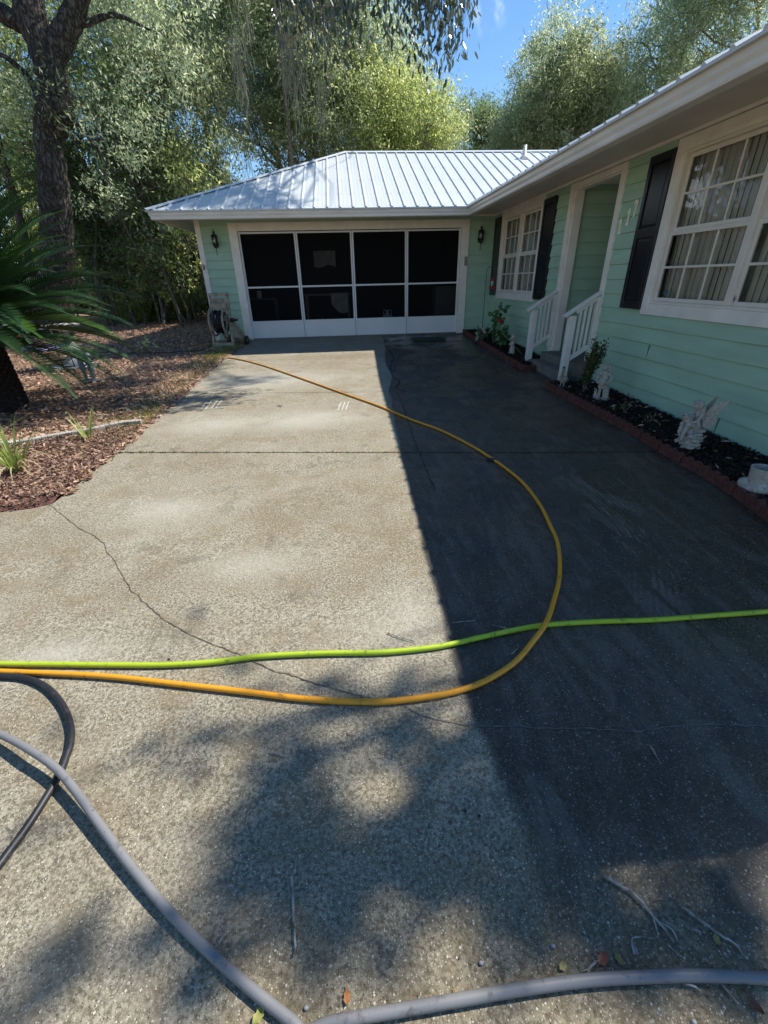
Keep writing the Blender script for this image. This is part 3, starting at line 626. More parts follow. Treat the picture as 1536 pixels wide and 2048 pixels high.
# ---- garage screens
scm = bpy.data.materials.new('insect_screen'); scm.use_nodes = True; t3 = scm.node_tree; pb = t3.nodes['Principled BSDF']; pb.inputs['Base Color'].default_value = (.008, .008, .009, 1); pb.inputs['Roughness'].default_value = .7; pb.inputs['Specular IOR Level'].default_value = .2
tr3 = N(t3, 'ShaderNodeBsdfTransparent'); mx3 = N(t3, 'ShaderNodeMixShader'); mx3.inputs[0].default_value = .45
t3.links.new(tr3.outputs[0], mx3.inputs[1]); t3.links.new(pb.outputs[0], mx3.inputs[2]); t3.links.new(mx3.outputs[0], t3.nodes['Material Output'].inputs[0])
pf = None
for i in range(4):
    x0 = XL + 1.22 * i + .004; x1 = x0 + 1.212; y0, y1 = G + .02, G + .055; s = .034
    if i % 2: y0 += .006; y1 += .006
    mb = MB(); mb.box(x0, y0, .02, x0 + s, y1, 2.155); mb.box(x1 - s, y0, .02, x1, y1, 2.155)
    for a, c in ((.02, .055), (.36, .392), (1.075, 1.11), (2.12, 2.155)): mb.box(x0 + s, y0 + .001, a, x1 - s, y1, c)
    fr_ = hp(mb.build('screen_door', m_alum, bevel=.002))
    for a, c in ((.392, 1.075), (1.11, 2.12)):
        q = MB(); q.add([(x0 + s, y0 + .02, a), (x1 - s, y0 + .02, a), (x1 - s, y0 + .02, c), (x0 + s, y0 + .02, c)], [(0, 1, 2, 3)]); sub(q.build('screen', scm), fr_)
    q = MB(); q.box(x0 + s, y0 + .01, .055, x1 - s, y0 + .025, .36); sub(q.build('kick_plate', m_alum), fr_)
    if i in (1, 2):
        q = MB(); xx = x0 + s * .5 if i == 1 else x1 - s * .5; q.box(xx - .01, y0 - .02, 1.16, xx + .01, y0 + .002, 1.26); sub(q.build('handle', m_gutter), fr_)
mb = MB(); mb.box(XL, G - .03, .0, XR, G + .15, .019); hp(mb.build('threshold', m_step))
mb = MB(); mb.box(2.80, G - .075, 1.43, 2.855, G - .045, 1.61); k_ = hp(mb.build('keypad', M('keypad_grey', (.25, .23, .21), .5), bevel=.004))
# garage room
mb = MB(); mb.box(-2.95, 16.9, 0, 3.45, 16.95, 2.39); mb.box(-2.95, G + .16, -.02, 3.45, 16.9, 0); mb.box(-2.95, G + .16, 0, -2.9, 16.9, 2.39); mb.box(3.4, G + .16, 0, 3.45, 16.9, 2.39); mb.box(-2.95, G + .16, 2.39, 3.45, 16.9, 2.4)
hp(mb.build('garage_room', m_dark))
# hose bib on the left corner board
mb = MB(); p = Vector((-2.99, G - .04, 1.50)); mb.tube([p, p + Vector((0, -.07, 0)), p + Vector((.01, -.1, -.04))], .012, 8); mb.tube([p + Vector((-.04, -.06, .03)), p + Vector((.045, -.06, .035))], .006, 6); mb.lathe([(.03, 0), (.03, .01)], (p.x, p.y - .06, p.z + .05), 10)
hp(mb.build('hose_bib', M('old_brass', (.07, .06, .045), .6, metal=.5)))
# ---- wall lanterns
def lantern(x, z):
    y = G - .02; mb = MB()
    mb.lathe([(.0, 0), (.05, 0), (.05, .015), (0, .02)], (0, 0, 0), 14)
    mb = MB(); mb.prism([(.045 * math.cos(a), .065 * math.sin(a)) for a in [k * math.pi / 8 for k in range(16)]], lambda u, v, t_: (x + u, y - t_, z - .06 + v), 0, .02)
    mb.tube(catmull([(x, y - .01, z - .06), (x, y - .06, z - .12), (x, y - .11, z - .11), (x, y - .12, z - .08)], 5), .009, 7)
    c = (x, y - .12, z)
    mb.lathe([(.004, -.27), (.012, -.25), (.006, -.235), (.008, -.16), (.018, -.14), (.05, -.11), (.056, -.085), (.05, -.08)], c, 12)
    mb.lathe([(.064, .075), (.068, .08), (.06, .095), (.02, .12), (.016, .13), (.03, .145), (.03, .155), (.012, .165), (.006, .19), (.002, .215)], c, 12)
    for k in range(6):
        a = k * math.pi / 3; mb.tube([(c[0] + .05 * math.cos(a), c[1] + .05 * math.sin(a), z - .08), (c[0] + .064 * math.cos(a), c[1] + .064 * math.sin(a), z + .08)], .0045, 5)
    o = hp(mb.build('wall_lantern', m_iron)); g = MB(); g.lathe([(.044, -.08), (.058, .078)], c, 12); q = g.build('lantern_glass', gl); q.parent = o
    g = MB(); g.lathe([(.004, -.08), (.012, -.07), (.013, .02), (.004, .04)], c, 8); q = g.build('bulb', M('bulb_white', (.6, .6, .55), .4)); q.parent = o
lantern(-2.645, 2.0); lantern(3.12, 2.0)
# ================================================================== TREES
GF = 1.5
GREENS = dict(
 oak=[(.045, .065, .028), (.11, .14, .065), (.20, .225, .115), (.07, .10, .042)],
 light=[(.09, .13, .035), (.16, .20, .06), (.25, .27, .10), (.11, .15, .05)],
 grey=[(.08, .115, .06), (.15, .19, .105), (.24, .27, .17), (.10, .14, .07)],
 dark=[(.03, .055, .02), (.06, .10, .03), (.10, .14, .05), (.045, .075, .022)])
LM = {k: leafmat('leaves_' + k, [tuple(c * GF for c in q) for q in v], .5, .4, .45) for k, v in GREENS.items()}
m_bark = M('oak_bark', (.055, .045, .036), .95, var=.5, vscale=7, bump=1, bscale=16, stretch=(3.2, 3.2, .8), col2=(.13, .112, .09))
m_bark2 = M('sapling_bark', (.06, .05, .04), .95, var=.5, vscale=14, bump=.8, bscale=30, stretch=(3, 3, .7), col2=(.22, .19, .15))
m_moss = leafmat('spanish_moss', [(.16, .17, .12), (.24, .24, .17), (.20, .20, .15)], .2, .9, .1)
def limb(rng, a, b, r0, r1, wob=.12, n=7):
    a = np.array(a, float); b = np.array(b, float); L = np.linalg.norm(b - a); pts = []
    o1, o2 = rng.normal(size=3) * wob * L * .5, rng.normal(size=3) * wob * L * .5
    for i in range(n + 1):
        s = i / n; pts.append(a + (b - a) * s + o1 * math.sin(math.pi * s) + o2 * math.sin(2 * math.pi * s) * .5)
    return pts, [r0 + (r1 - r0) * i / n for i in range(n + 1)]
def crown_leaves(rng, blobs, n, L, wd, droop=.45, cl=.30, shell=.5):
    cl = cl * .72
    """blobs (x,y,z,r,rz): leaf clusters on the outer shell of each lump, thinned inside"""
    w_ = np.array([b[3] ** 2 * b[4] for b in blobs]); w_ = w_ / w_.sum(); cens = []; per = 55
    for b, f in zip(blobs, w_):
        k = max(3, int(n * f / per)); d = rng.normal(size=(k, 3)); d /= np.linalg.norm(d, axis=1)[:, None]
        rr = (shell + (1.12 - shell) * rng.random(k) ** .7)[:, None]; c = np.array(b[:3]) + d * rr * np.array([b[3], b[3], b[4]])
        sz = cl * rng.uniform(.5, 1.5, (k, 1, 1)); cens.append((c[:, None, :] + rng.normal(size=(k, per, 3)) * sz * np.array([1, 1, .8])).reshape(-1, 3))
    cen = np.concatenate(cens); return leaves(rng, cen, L, wd, droop)
def tree(name, base, blobs, nl, L, wd, mat, seed, r0=.18, top=None, label='', cat='tree', group=None, droop=.45, bark=None, moss=0, cl=.3, extra=None):
    rng = np.random.default_rng(seed); root = empty(name, base, 0, label, cat, group); B = np.array(base, float)
    blobs = [tuple(b) if len(b) == 5 else (*b, b[3] * .8) for b in blobs]
    cz = max(b[2] for b in blobs); cx = np.mean([b[0] for b in blobs]); cy = np.mean([b[1] for b in blobs])
    tp = np.array(top if top is not None else (cx * .7 + B[0] * .3, cy * .7 + B[1] * .3, cz * .85))
    tr_, rr = limb(rng, B - [0, 0, .2], tp, r0, r0 * .3, .06, 12); mb = MB(); rr[0] *= 1.35; mb.tube([p - B for p in tr_], rr, 9)
    for b in blobs:
        q = np.array(b[:3]); i = int(np.clip(np.interp(q[2] - .35 * np.linalg.norm(q[:2] - tp[:2]), [p[2] for p in tr_], range(13)), 2, 12))
        pt, rl = limb(rng, tr_[i], q, rr[i] * .55, .022, .16, 7); mb.tube([p - B for p in pt], rl, 6, False)
        for _ in range(5):
            e = q + rng.normal(size=3) * b[3] * .6; p2, r2 = limb(rng, pt[rng.integers(4, 8)], e, .02, .005, .15, 4); mb.tube([p - B for p in p2], r2, 4, False)
    mb.build('trunk', bark or m_bark2, root)
    co_, q_ = crown_leaves(rng, blobs, int(nl * .72), L, wd, droop, cl) if extra is None else leaves(rng, extra, L, wd, droop); fast_mesh('crown', co_ - B, q_, mat, root)
    if moss:
        vs = []
        for _ in range(moss):
            b = blobs[rng.integers(len(blobs))]; p = np.array(b[:3]) + rng.normal(size=3) * b[3] * .5; n_ = int(rng.integers(8, 26)); ln = rng.uniform(.4, 1.5)
            c = p + rng.normal(size=(n_, 3)) * [.09, .09, .25]; vs.append(np.repeat(c, 4, 0) + np.column_stack([rng.normal(size=4 * n_) * .02, rng.normal(size=4 * n_) * .02, -rng.random(4 * n_) * ln * .5]))
        cc = np.concatenate(vs); ln_ = len(cc); dd = np.tile([[0, 0, -1.]], (ln_, 1)); a_, q_ = leaves(rng, cc, .38, .012, 2.2, .5, dd); fast_mesh('hanging_moss', a_ - B, q_, m_moss, root)
    return root
def blobrect(rng, n, x0, x1, y0, y1, Y, dY, rm=(.8, 1.5), keep=None):
    """crown lumps spread over a window of the wood's edge as surveyed from the drive"""
    o = []
    while len(o) < n:
        px, py = rng.uniform(x0, x1), rng.uniform(y0, y1)
        if keep and not keep(px, py): continue
        yy = Y + rng.uniform(-dY, dY); p = pl(px, py, 1, yy); r = rng.uniform(*rm); o.append((p.x, yy, max(p.z, .8), r, r * rng.uniform(.6, 1)))
    return o
GRP = 'trees of the wood behind the garage'
def gapL(px, py):                                  # right-hand outline of the left wood
    lim = np.interp(py, [-400, 0, 60, 110, 180, 230, 290], [660, 690, 780, 790, 815, 860, 905]); return px < lim
rs = np.random.default_rng(11)
forest = [
 # px0,px1,py0,py1,Y,dY,nblob,leaves,mat,label
 (-120, 90, -200, 330, 19, 2.0, 22, 30000, 'light', 'sunlit pale green tree at the far left behind the big oak trunk'),
 (140, 330, -260, 120, 20, 2.0, 11, 12000, 'grey', 'grey green tree with sky showing through, just right of the big oak trunk'),
 (180, 420, 100, 345, 18.5, 2.0, 22, 42000, 'oak', 'bushy dark oak whose leaves reach down to the left end of the garage roof'),
 (340, 520, -260, 220, 20.5, 1.6, 24, 46000, 'grey', 'olive grey tree above the left hip of the garage roof'),
 (440, 640, -200, 300, 22.5, 1.8, 26, 52000, 'grey', 'tall grey green tree hung with moss behind the left half of the ridge'),
 (560, 760, -120, 300, 21, 1.5, 22, 50000, 'oak', 'full rounded oak behind the middle of the garage ridge'),
 (700, 880, 20, 300, 22.5, 1.5, 20, 46000, 'grey', 'silvery leaved tree next to the open blue sky'),
 (720, 930, 190, 310, 20.5, .9, 12, 24000, 'light', 'low yellow green bush tree peeking over the ridge beside the sky gap'),
]
for i, (a, b_, c, d, Y, dY, nb, nl, mt, lab) in enumerate(forest):
    r = np.random.default_rng(100 + i); bl = blobrect(r, nb, a, b_, c, d, Y, dY, (.8, 1.5), gapL); m_ = pl((a + b_) / 2, 400, 1, Y)
    tree('forest_tree', (m_.x, Y, 0), bl, int(nl * 1.5), .125, .038, LM[mt], 200 + i, .17, None, lab, 'tree', GRP, moss=[0, 0, 3, 5, 12, 5, 0, 0][i])
# right-hand group beyond the roofs
forestR = [
 (975, 1130, 60, 310, 23, 1.4, 20, 42000, 'grey', 'pointed tree standing tallest just right of the open sky', lambda x, y: y > 30 + np.interp(x - 25, [960, 1000, 1030, 1080, 1110, 1170, 1200], [330, 210, 130, 45, 45, 80, 150])),
 (1090, 1230, 70, 300, 21.5, 1.2, 16, 34000, 'oak', 'dark green tree between the pointed tree and the grey tree, over the vent pipe', lambda x, y: y > np.interp(x, [1090, 1170, 1240], [110, 130, 190])),
 (1250, 1420, -150, 230, 23.5, 1.5, 20, 34000, 'grey', 'sparse grey tree with dark bare limbs above the wing roof', lambda x, y: y > 20 + np.interp(x, [1240, 1290, 1400], [90, -20, -150])),
 (1380, 1620, -200, 160, 21.5, 1.5, 20, 38000, 'grey', 'greyish tree at the top right corner over the wing roof edge', None),
 (930, 1060, 235, 320, 26, 1.2, 10, 18000, 'dark', 'low dark tree right above the right end of the garage ridge', None),
 (1130, 1400, 120, 330, 27, 1.5, 18, 34000, 'dark', 'dark tree filling the gap low behind the wing roof edge', None),
]
for i, (a, b_, c, d, Y, dY, nb, nl, mt, lab, kp) in enumerate(forestR):
    r = np.random.default_rng(300 + i); bl = blobrect(r, nb, a, b_, c, d, Y, dY, (.75, 1.35), kp); m_ = pl((a + b_) / 2, 400, 1, Y)
    tree('forest_tree', (m_.x, Y, 0), bl, int(nl * 1.5), .125, .036, LM[mt], 400 + i, .16, None, lab, 'tree', GRP, cl=.26)
# understory: thin leaning stems under the canopy on the left
rs = np.random.default_rng(21); SAP = []
m_under = LM['oak']
protos = []
for k in range(3):
    r = np.random.default_rng(500 + k); h = 3.6 + k * .5; bl = [(r.normal() * .35, r.normal() * .35, h * q, .5, .5) for q in (.38, .55, .7, .85, 1.0)]
    protos.append(tree('sapling', (0, 0, 0), bl, 2600, .11, .045, LM[['oak', 'light', 'dark'][k]], 520 + k, .045, (.25, .1, h), 'thin dark stemmed sapling under the trees left of the garage', 'sapling', 'saplings under the trees left of the garage', cl=.2))
spots = [(rs.uniform(205, 425), rs.uniform(15.6, 24)) for _ in range(36)] + [(rs.uniform(60, 240), rs.uniform(17, 24)) for _ in range(14)]
for i, (px, Y) in enumerate(spots):
    o = protos[i % 3] if i < 3 else copy_tree(protos[i % 3]); X = pl(px, 560, 1, Y).x
    o.location = (X, Y, 0); o.rotation_euler = (rs.normal() * .07, rs.normal() * .10, rs.uniform(0, 6.3)); s = rs.uniform(.8, 1.35); o.scale = (s, s, s)
# low bushes at the edge of the leaf litter
bush0 = None
for i in range(12):
    r = np.random.default_rng(600)
    if bush0 is None:
        bl = [(r.normal() * .5, r.normal() * .4, .35 + .5 * r.random(), .45, .45) for _ in range(7)]
        o = bush0 = tree('bush', (0, 0, 0), bl, 6500, .085, .04, LM['light'], 601, .03, (0, 0, .8), 'low leafy bush at the dark edge of the wood left of the garage', 'bush', 'bushes along the edge of the wood', cl=.16)
    else: o = copy_tree(bush0)
    px = 215 + i * 18 + rs.uniform(-6, 6); Y = 17.5 + rs.uniform(0, 5); o.location = (pl(px, 580, 1, Y).x, Y, 0); s = rs.uniform(.7, 1.3); o.scale = (s, s, s * rs.uniform(.7, 1.2)); o.rotation_euler = (0, 0, rs.uniform(0, 6))
# far wood as one mass
r = np.random.default_rng(77); n = 80000
ang = r.uniform(-1.15, 1.1, n); dist = r.uniform(31, 42, n); cen = np.column_stack([np.sin(ang) * dist, np.cos(ang) * dist, 0 * ang])
top_ = 6.3 + 1.6 * np.sin(ang * 9) + 1.1 * np.sin(ang * 23 + 1) + r.normal(size=n) * .35; cen[:, 2] = .1 + r.random(n) ** 1.15 * np.maximum(top_ + np.where(ang < -.05, 1.5, 0), 2)
a_, q_ = leaves(r, cen, .46, .24, .4); tag(fast_mesh('woods', a_, q_, leafmat('leaves_far', [(.03, .055, .018), (.07, .10, .03), (.11, .14, .05)], .3, .6, .3)), kind='stuff')
# ---- the big live oak at the left
def PX(px, py, Y=13.5): return np.array(pl(px, py, 1, Y))
oak = empty('live_oak', tuple(PX(108, 640)), 0, 'big live oak with a burly furrowed trunk rising behind the sago palm', 'tree'); OB_ = PX(108, 640)
mb = MB(); rng = np.random.default_rng(9)
def bough(pts, rads, n=16):
    P = catmull([Vector(p) for p in pts], 6); R_i = np.interp(np.linspace(0, len(pts) - 1, len(P)), range(len(pts)), rads)
    R_i = [a * (1 + .05 * math.sin(i * 1.7)) for i, a in enumerate(R_i)]; mb.tube([p - Vector(OB_) for p in P], R_i, n)
bough([PX(106, 665), PX(108, 640), PX(112, 560), PX(114, 470), PX(110, 400), PX(104, 330), PX(97, 270), PX(112, 215), PX(105, 160), PX(88, 95), PX(62, 30), PX(52, -60), PX(70, -220)], [.60, .46, .39, .35, .34, .29, .29, .40, .32, .31, .30, .27, .22])
bough([PX(100, 130), PX(120, 85), PX(142, 40), PX(158, -10), PX(190, -120), PX(240, -260)], [.22, .24, .22, .20, .16, .1])
bough([PX(84, 85), PX(50, 50), PX(10, 30), PX(-60, -20), PX(-150, -100)], [.2, .19, .17, .14, .1])
bough([PX(140, 50), PX(175, 45), PX(230, 30), PX(300, 60, 13)], [.1, .07, .05, .02], 8)
bough([PX(118, 250), PX(150, 245), PX(190, 290, 13), PX(215, 330, 13)], [.09, .07, .05, .02], 8)
bough([PX(95, 300), PX(70, 180), PX(20, 120), PX(-30, 100)], [.08, .07, .05, .03], 8)
mbk = M('oak_bark_near', (.05, .04, .03), .95); t = mbk.node_tree; bs_ = t.nodes['Principled BSDF']; g_ = N(t, 'ShaderNodeTexCoord'); mp_ = N(t, 'ShaderNodeMapping'); mp_.inputs['Scale'].default_value = (1, 1, .3)
nz_ = N(t, 'ShaderNodeTexNoise'); nz_.inputs['Scale'].default_value = 5; nz_.inputs['Detail'].default_value = 6; ad_ = N(t, 'ShaderNodeMix'); ad_.data_type = 'VECTOR'; ad_.inputs[0].default_value = .3
t.links.new(g_.outputs['Object'], mp_.inputs[0]); t.links.new(mp_.outputs[0], nz_.inputs['Vector']); t.links.new(mp_.outputs[0], ad_.inputs[4]); t.links.new(nz_.outputs['Color'], ad_.inputs[5])
vo_ = N(t, 'ShaderNodeTexVoronoi'); vo_.feature = 'DISTANCE_TO_EDGE'; vo_.inputs['Scale'].default_value = 17; t.links.new(ad_.outputs[1], vo_.inputs['Vector'])
rp_ = t.nodes.new('ShaderNodeValToRGB'); rp_.color_ramp.elements[0].position = .02; rp_.color_ramp.elements[1].position = .3; rp_.color_ramp.elements[0].color = (.014, .011, .009, 1); rp_.color_ramp.elements[1].color = (.115, .097, .08, 1); t.links.new(vo_.outputs['Distance'], rp_.inputs[0]); t.links.new(rp_.outputs[0], bs_.inputs['Base Color'])
bb_ = N(t, 'ShaderNodeBump'); bb_.inputs['Strength'].default_value = 1; bb_.inputs['Distance'].default_value = .05; t.links.new(vo_.outputs['Distance'], bb_.inputs['Height']); t.links.new(bb_.outputs[0], bs_.inputs['Normal'])
mb.build('trunk', mbk, oak)
bl = []
for px, py, rr_ in [(0, 60, .6), (20, 200, .8), (60, 250, .5), (170, 90, .4), (230, 40, .5), (250, 150, .5), (300, 60, .6), (200, 210, .7), (230, 280, .8), (180, 330, .5), (260, 220, .8), (330, 130, .9), (30, 10, .6), (220, -60, 1.2), (100, -150, 1.4), (-60, -60, 1.3), (300, -120, 1.4), (-80, 120, 1.1), (180, 400, .5), (210, 360, .6)]:
    p = PX(px, py, 13.5 + (rng.uniform(1.0, 2.2) if px < 210 else rng.uniform(-1, 1))); bl.append((*p, rr_ * .8, rr_ * .65))
co_, q_ = crown_leaves(rng, bl, 21000, .095, .034, .45, .26); fast_mesh('crown', co_ - OB_, q_, LM['grey'], oak)
# ivy and resurrection fern on the burl
cen = np.concatenate([PX(100, 210) + rng.normal(size=(900, 3)) * [.33, .3, .32], PX(118, 190) + rng.normal(size=(500, 3)) * [.3, .3, .3]]); a_, q_ = leaves(rng, cen, .11, .04, .3); fast_mesh('ivy', a_ - OB_, q_, LM['oak'], oak)
# ---- oak whose boughs droop over the drive, trunk left of the picture
DR = empty('drooping_oak', (-8.5, 5.0, gz(5)), 0, 'oak with large leathery leaves drooping over the drive at the top of the picture', 'tree'); D0_ = np.array([-8.5, 5.0, gz(5)])
mb = MB(); rng = np.random.default_rng(31)
def bgh(pts, rads, n=8): P = catmull([Vector(p) for p in pts], 6); mb.tube([p - Vector(D0_) for p in P], list(np.interp(np.linspace(0, len(pts) - 1, len(P)), range(len(pts)), rads)), n)
bgh([(-8.5, 5, -.4), (-8.3, 5, 2), (-7.8, 5.3, 4.5), (-6.5, 6, 6.5)], [.45, .36, .32, .26], 14)
bgh([(-6.5, 6, 6.5), (-4, 7, 7.4), (-1.5, 7.8, 7.4), (.6, 8.2, 6.6), (1.6, 8.4, 5.6)], [.24, .18, .13, .07, .03])
bgh([(-1.5, 7.8, 7.4), (-.6, 7.9, 6.6), (-.2, 8, 5.6)], [.06, .04, .015])
sprays = []
def drp(px, py, Y, ln):
    p = np.array(pl(px, py, 1, Y)); st = p + [-.25 * ln, 0, ln]; P = catmull([Vector(st + [-.4, .1, .5]), Vector(st), Vector((st + p) / 2 + [.06, 0, .08]), Vector(p)], 6); mb.tube([q - Vector(D0_) for q in P], list(np.linspace(.016, .003, len(P))), 4, False)
    for q in P[3:]: sprays.append(np.array(q))
for px, py in [(925, 95), (905, 60), (880, 110), (860, 70), (845, 120), (895, 130), (870, 20), (820, 40), (800, 90), (780, 30), (775, 75), (840, 0), (900, 0), (930, 40), (740, 20), (720, 50), (700, 20), (860, 150), (790, -10), (885, 45), (912, 110), (850, 35), (760, -20)]:
    drp(px, py, 7.4 + rng.uniform(-.5, .6), rng.uniform(.7, 1.3))
for px, py in [(680, 90), (650, 70), (630, 100), (700, 100), (600, 60), (575, 90), (660, 130), (610, 20), (560, 30), (690, 60), (640, 20)]:
    drp(px, py, 8.2 + rng.uniform(-.5, .6), rng.uniform(.7, 1.2))
for _ in range(4): sprays.append(np.array([rng.uniform(-3.5, 1.4), rng.uniform(7, 9), rng.uniform(5.4, 7)]))
mb.build('trunk', m_bark, DR)
sp = np.array(sprays); k = rng.integers(0, len(sp), 3900); cen = sp[k] + rng.normal(size=(3900, 3)) * [.10, .10, .09]; n = len(cen)
d = rng.normal(size=(n, 3)) * .42 + [.05, 0, -1]; d /= np.linalg.norm(d, axis=1)[:, None]; s_ = np.cross(d, rng.normal(size=(n, 3))); s_ /= np.linalg.norm(s_, axis=1)[:, None]; nn = np.cross(d, s_)
L_ = rng.uniform(.07, .12, n)[:, None]; w_ = L_ * .17; cen = cen
co_ = np.stack([cen, cen + d * L_ * .3 + s_ * w_ + nn * L_ * .04, cen + d * L_ * .75 + s_ * w_ * .85 + nn * L_ * .03, cen + d * L_, cen + d * L_ * .75 - s_ * w_ * .85 + nn * L_ * .03, cen + d * L_ * .3 - s_ * w_ + nn * L_ * .04], 1).reshape(-1, 3)
fast_mesh('crown', co_ - D0_, np.arange(n * 6).reshape(n, 6), leafmat('leaves_leathery', [(.03, .05, .025), (.06, .085, .05), (.10, .125, .09)], .15, .28, .7), DR, nside=6)
# moss curtains hanging from its boughs
vs = []
for px, py, Y in [(585, 150, 9), (600, 60, 9), (640, 190, 9.5), (470, 90, 10), (478, 130, 10), (560, 40, 9), (620, 20, 8.6), (575, 90, 9), (595, 110, 9), (650, 60, 8.6), (490, 30, 10)]:
    p = np.array(pl(px, py, 1, Y)); n_ = 60; c = p + rng.normal(size=(n_, 3)) * [.05, .05, .3]; vs.append(c)
cc = np.concatenate(vs); a_, q_ = leaves(rng, cc, .30, .012, 2, .4, np.tile([[0, 0, -1.]], (len(cc), 1))); fast_mesh('hanging_moss', a_ - D0_, q_, m_moss, DR)
# ---- tall oaks standing behind the wing (out of the picture): their crowns shade the near drive and the roof
sun = np.array(SUN)
def shadepts(lst, t):
    o = []
    for px, py, r_ in lst:
        p = np.array(gp(px, py)); q = p + sun * (t / sun[2]) * 1; o.append((q[0], q[1], q[2], r_, r_ * .55))
    return o
NB = [(560, 1540, .16), (640, 1500, .12), (500, 1600, .13), (600, 1610, .15), (560, 1690, .16), (480, 1760, .15), (540, 1790, .15), (450, 1690, .10), (640, 1790, .12), (700, 1730, .14), (780, 1760, .17), (860, 1800, .15), (760, 1830, .13), (900, 1740, .14), (900, 1600, .16), (860, 1510, .15), (950, 1540, .12), (800, 1480, .10), (700, 1460, .08), (980, 1680, .14), (990, 1790, .14),
    (1060, 1720, .15), (1120, 1790, .15), (1260, 1800, .17), (1340, 1790, .18), (1450, 1820, .14), (1300, 1880, .14), (1400, 1890, .13), (1080, 1880, .09), (1230, 1870, .12), (1240, 1990, .07), (1460, 1990, .09), (1520, 1920, .12),
    (300, 1500, .06), (370, 1540, .07), (400, 1480, .05), (460, 1345, .06), (560, 1365, .06), (640, 1385, .07), (720, 1395, .08), (800, 1380, .05), (390, 1240, .035), (250, 1940, .09), (160, 1900, .09), (60, 1980, .1), (330, 1980, .06), (20, 1700, .05), (120, 1480, .04), (600, 1900, .05), (950, 1950, .05)]
near = [(a, b, c, r_, r_ * .6) for (a, b, c, r_, _z) in shadepts([(x_, y_, q_ * .72) for x_, y_, q_ in NB], 7.6)]
rngn = np.random.default_rng(66); cc_ = []
for a, b, c, r_, _z in near:
    k_ = int(3.1416 * r_ * r_ * (3.2 if a < 6.7 else 2.6) / .0030) + 2; sc_c = rngn.normal(size=(5, 3)) * r_ * .72; cc_.append(np.array([a, b, c]) + sc_c[rngn.integers(0, 5, k_)] + rngn.normal(size=(k_, 3)) * r_ * [.28, .28, .28])
tree('shade_oak', (10.6, 5.0, -.2), near[::5], 10, .12, .05, LM['oak'], 901, .06, (8.6, 3.8, 7.0), 'tall oak behind the wing casting dappled shade on the near drive', 'tree', cl=.05, extra=np.concatenate(cc_))
lf = []
rr2 = np.random.default_rng(5)
roofpt = [(330, 405), (370, 398), (410, 392), (440, 385), (480, 380), (520, 395), (460, 405), (400, 412), (560, 410), (350, 412), (500, 415), (430, 398)]
for px, py in roofpt:
    d = ray(px, py); # point on the front slope
    tt_ = (ZE + SL * (0 - GE) - CAMZ) / (d[2] - SL * d[1]); p = np.array([0, 0, CAMZ]) + d * tt_; q = p + sun / sun[2] * 9.5; lf.append((q[0], q[1], q[2], .2, .12))
# patches of shade over the leaf litter left of the drive
for px, py in [(300, 740), (340, 745), (260, 770), (220, 765), (380, 735), (300, 775), (180, 780), (410, 740), (480, 758), (440, 765), (250, 800)]:
    p = np.array(gp(px, py)); q = p + sun / sun[2] * 12.5; lf.append((q[0], q[1], q[2], .36, .22))
for _ in range(8): lf.append((rr2.uniform(-4, 1), rr2.uniform(18, 21), rr2.uniform(12, 15), 1.1, .7))
tree('shade_oak', (-2.2, 20.5, 0), lf, 9000, .12, .05, LM['oak'], 902, .12, (-1, 17.5, 12.5), 'tall oak behind the garage whose crown stands above the picture and shades the roof', 'tree', cl=.2)
# ---- trees off to the left that the windows mirror
for i, (x, y, s) in enumerate([(-15, 6, 1.), (-18, 11, 1.2), (-13, 1, 1.), (-17, -4, 1.2)]):
    r = np.random.default_rng(800 + i); bl = [(x + r.normal() * 1.8, y + r.normal() * 1.8, 3 + 5 * r.random(), 1.4, 1.1) for _ in range(9)]
    tree('yard_tree', (x, y, -.3), bl, 9000, .2, .08, LM['oak'], 810 + i, .2, None, 'leafy tree in the yard left of the drive, outside the picture', 'tree', 'trees in the yard left of the drive')

# ================================================================== SAGO PALM
rng = np.random.default_rng(3); sb = Vector((-4.72, 6.15, gz(6.15))); sago = empty('sago_palm', sb, 0, 'large sago palm with arching dark green fronds and a shaggy trunk at the left edge', 'palm')
mb = MB(); mb.lathe([(.42, -.05), (.40, .1), (.36, .4), (.33, .7), (.36, .85), (.2, 1.0)], (0, 0, 0), 22)
for i in range(420):
    a = i * 2.39996; z = .03 + .82 * i / 420; r0_ = .36 - .04 * z; c = Vector((math.cos(a) * r0_, math.sin(a) * r0_, z)); o_u = Vector((math.cos(a), math.sin(a), .8)).normalized()
    mb.bar(c - o_u * .03, c + o_u * .06, .05, .03)
mb.build('trunk', M('sago_trunk', (.025, .016, .011), .95, var=.5, vscale=20, bump=1, bscale=60), sago)
m_frond = M('sago_leaflet', (.024, .062, .020), .45, var=.35, vscale=3, spec=.35); m_frond2 = M('sago_leaflet_young', (.055, .13, .02), .35, var=.3, vscale=3, spec=.6)
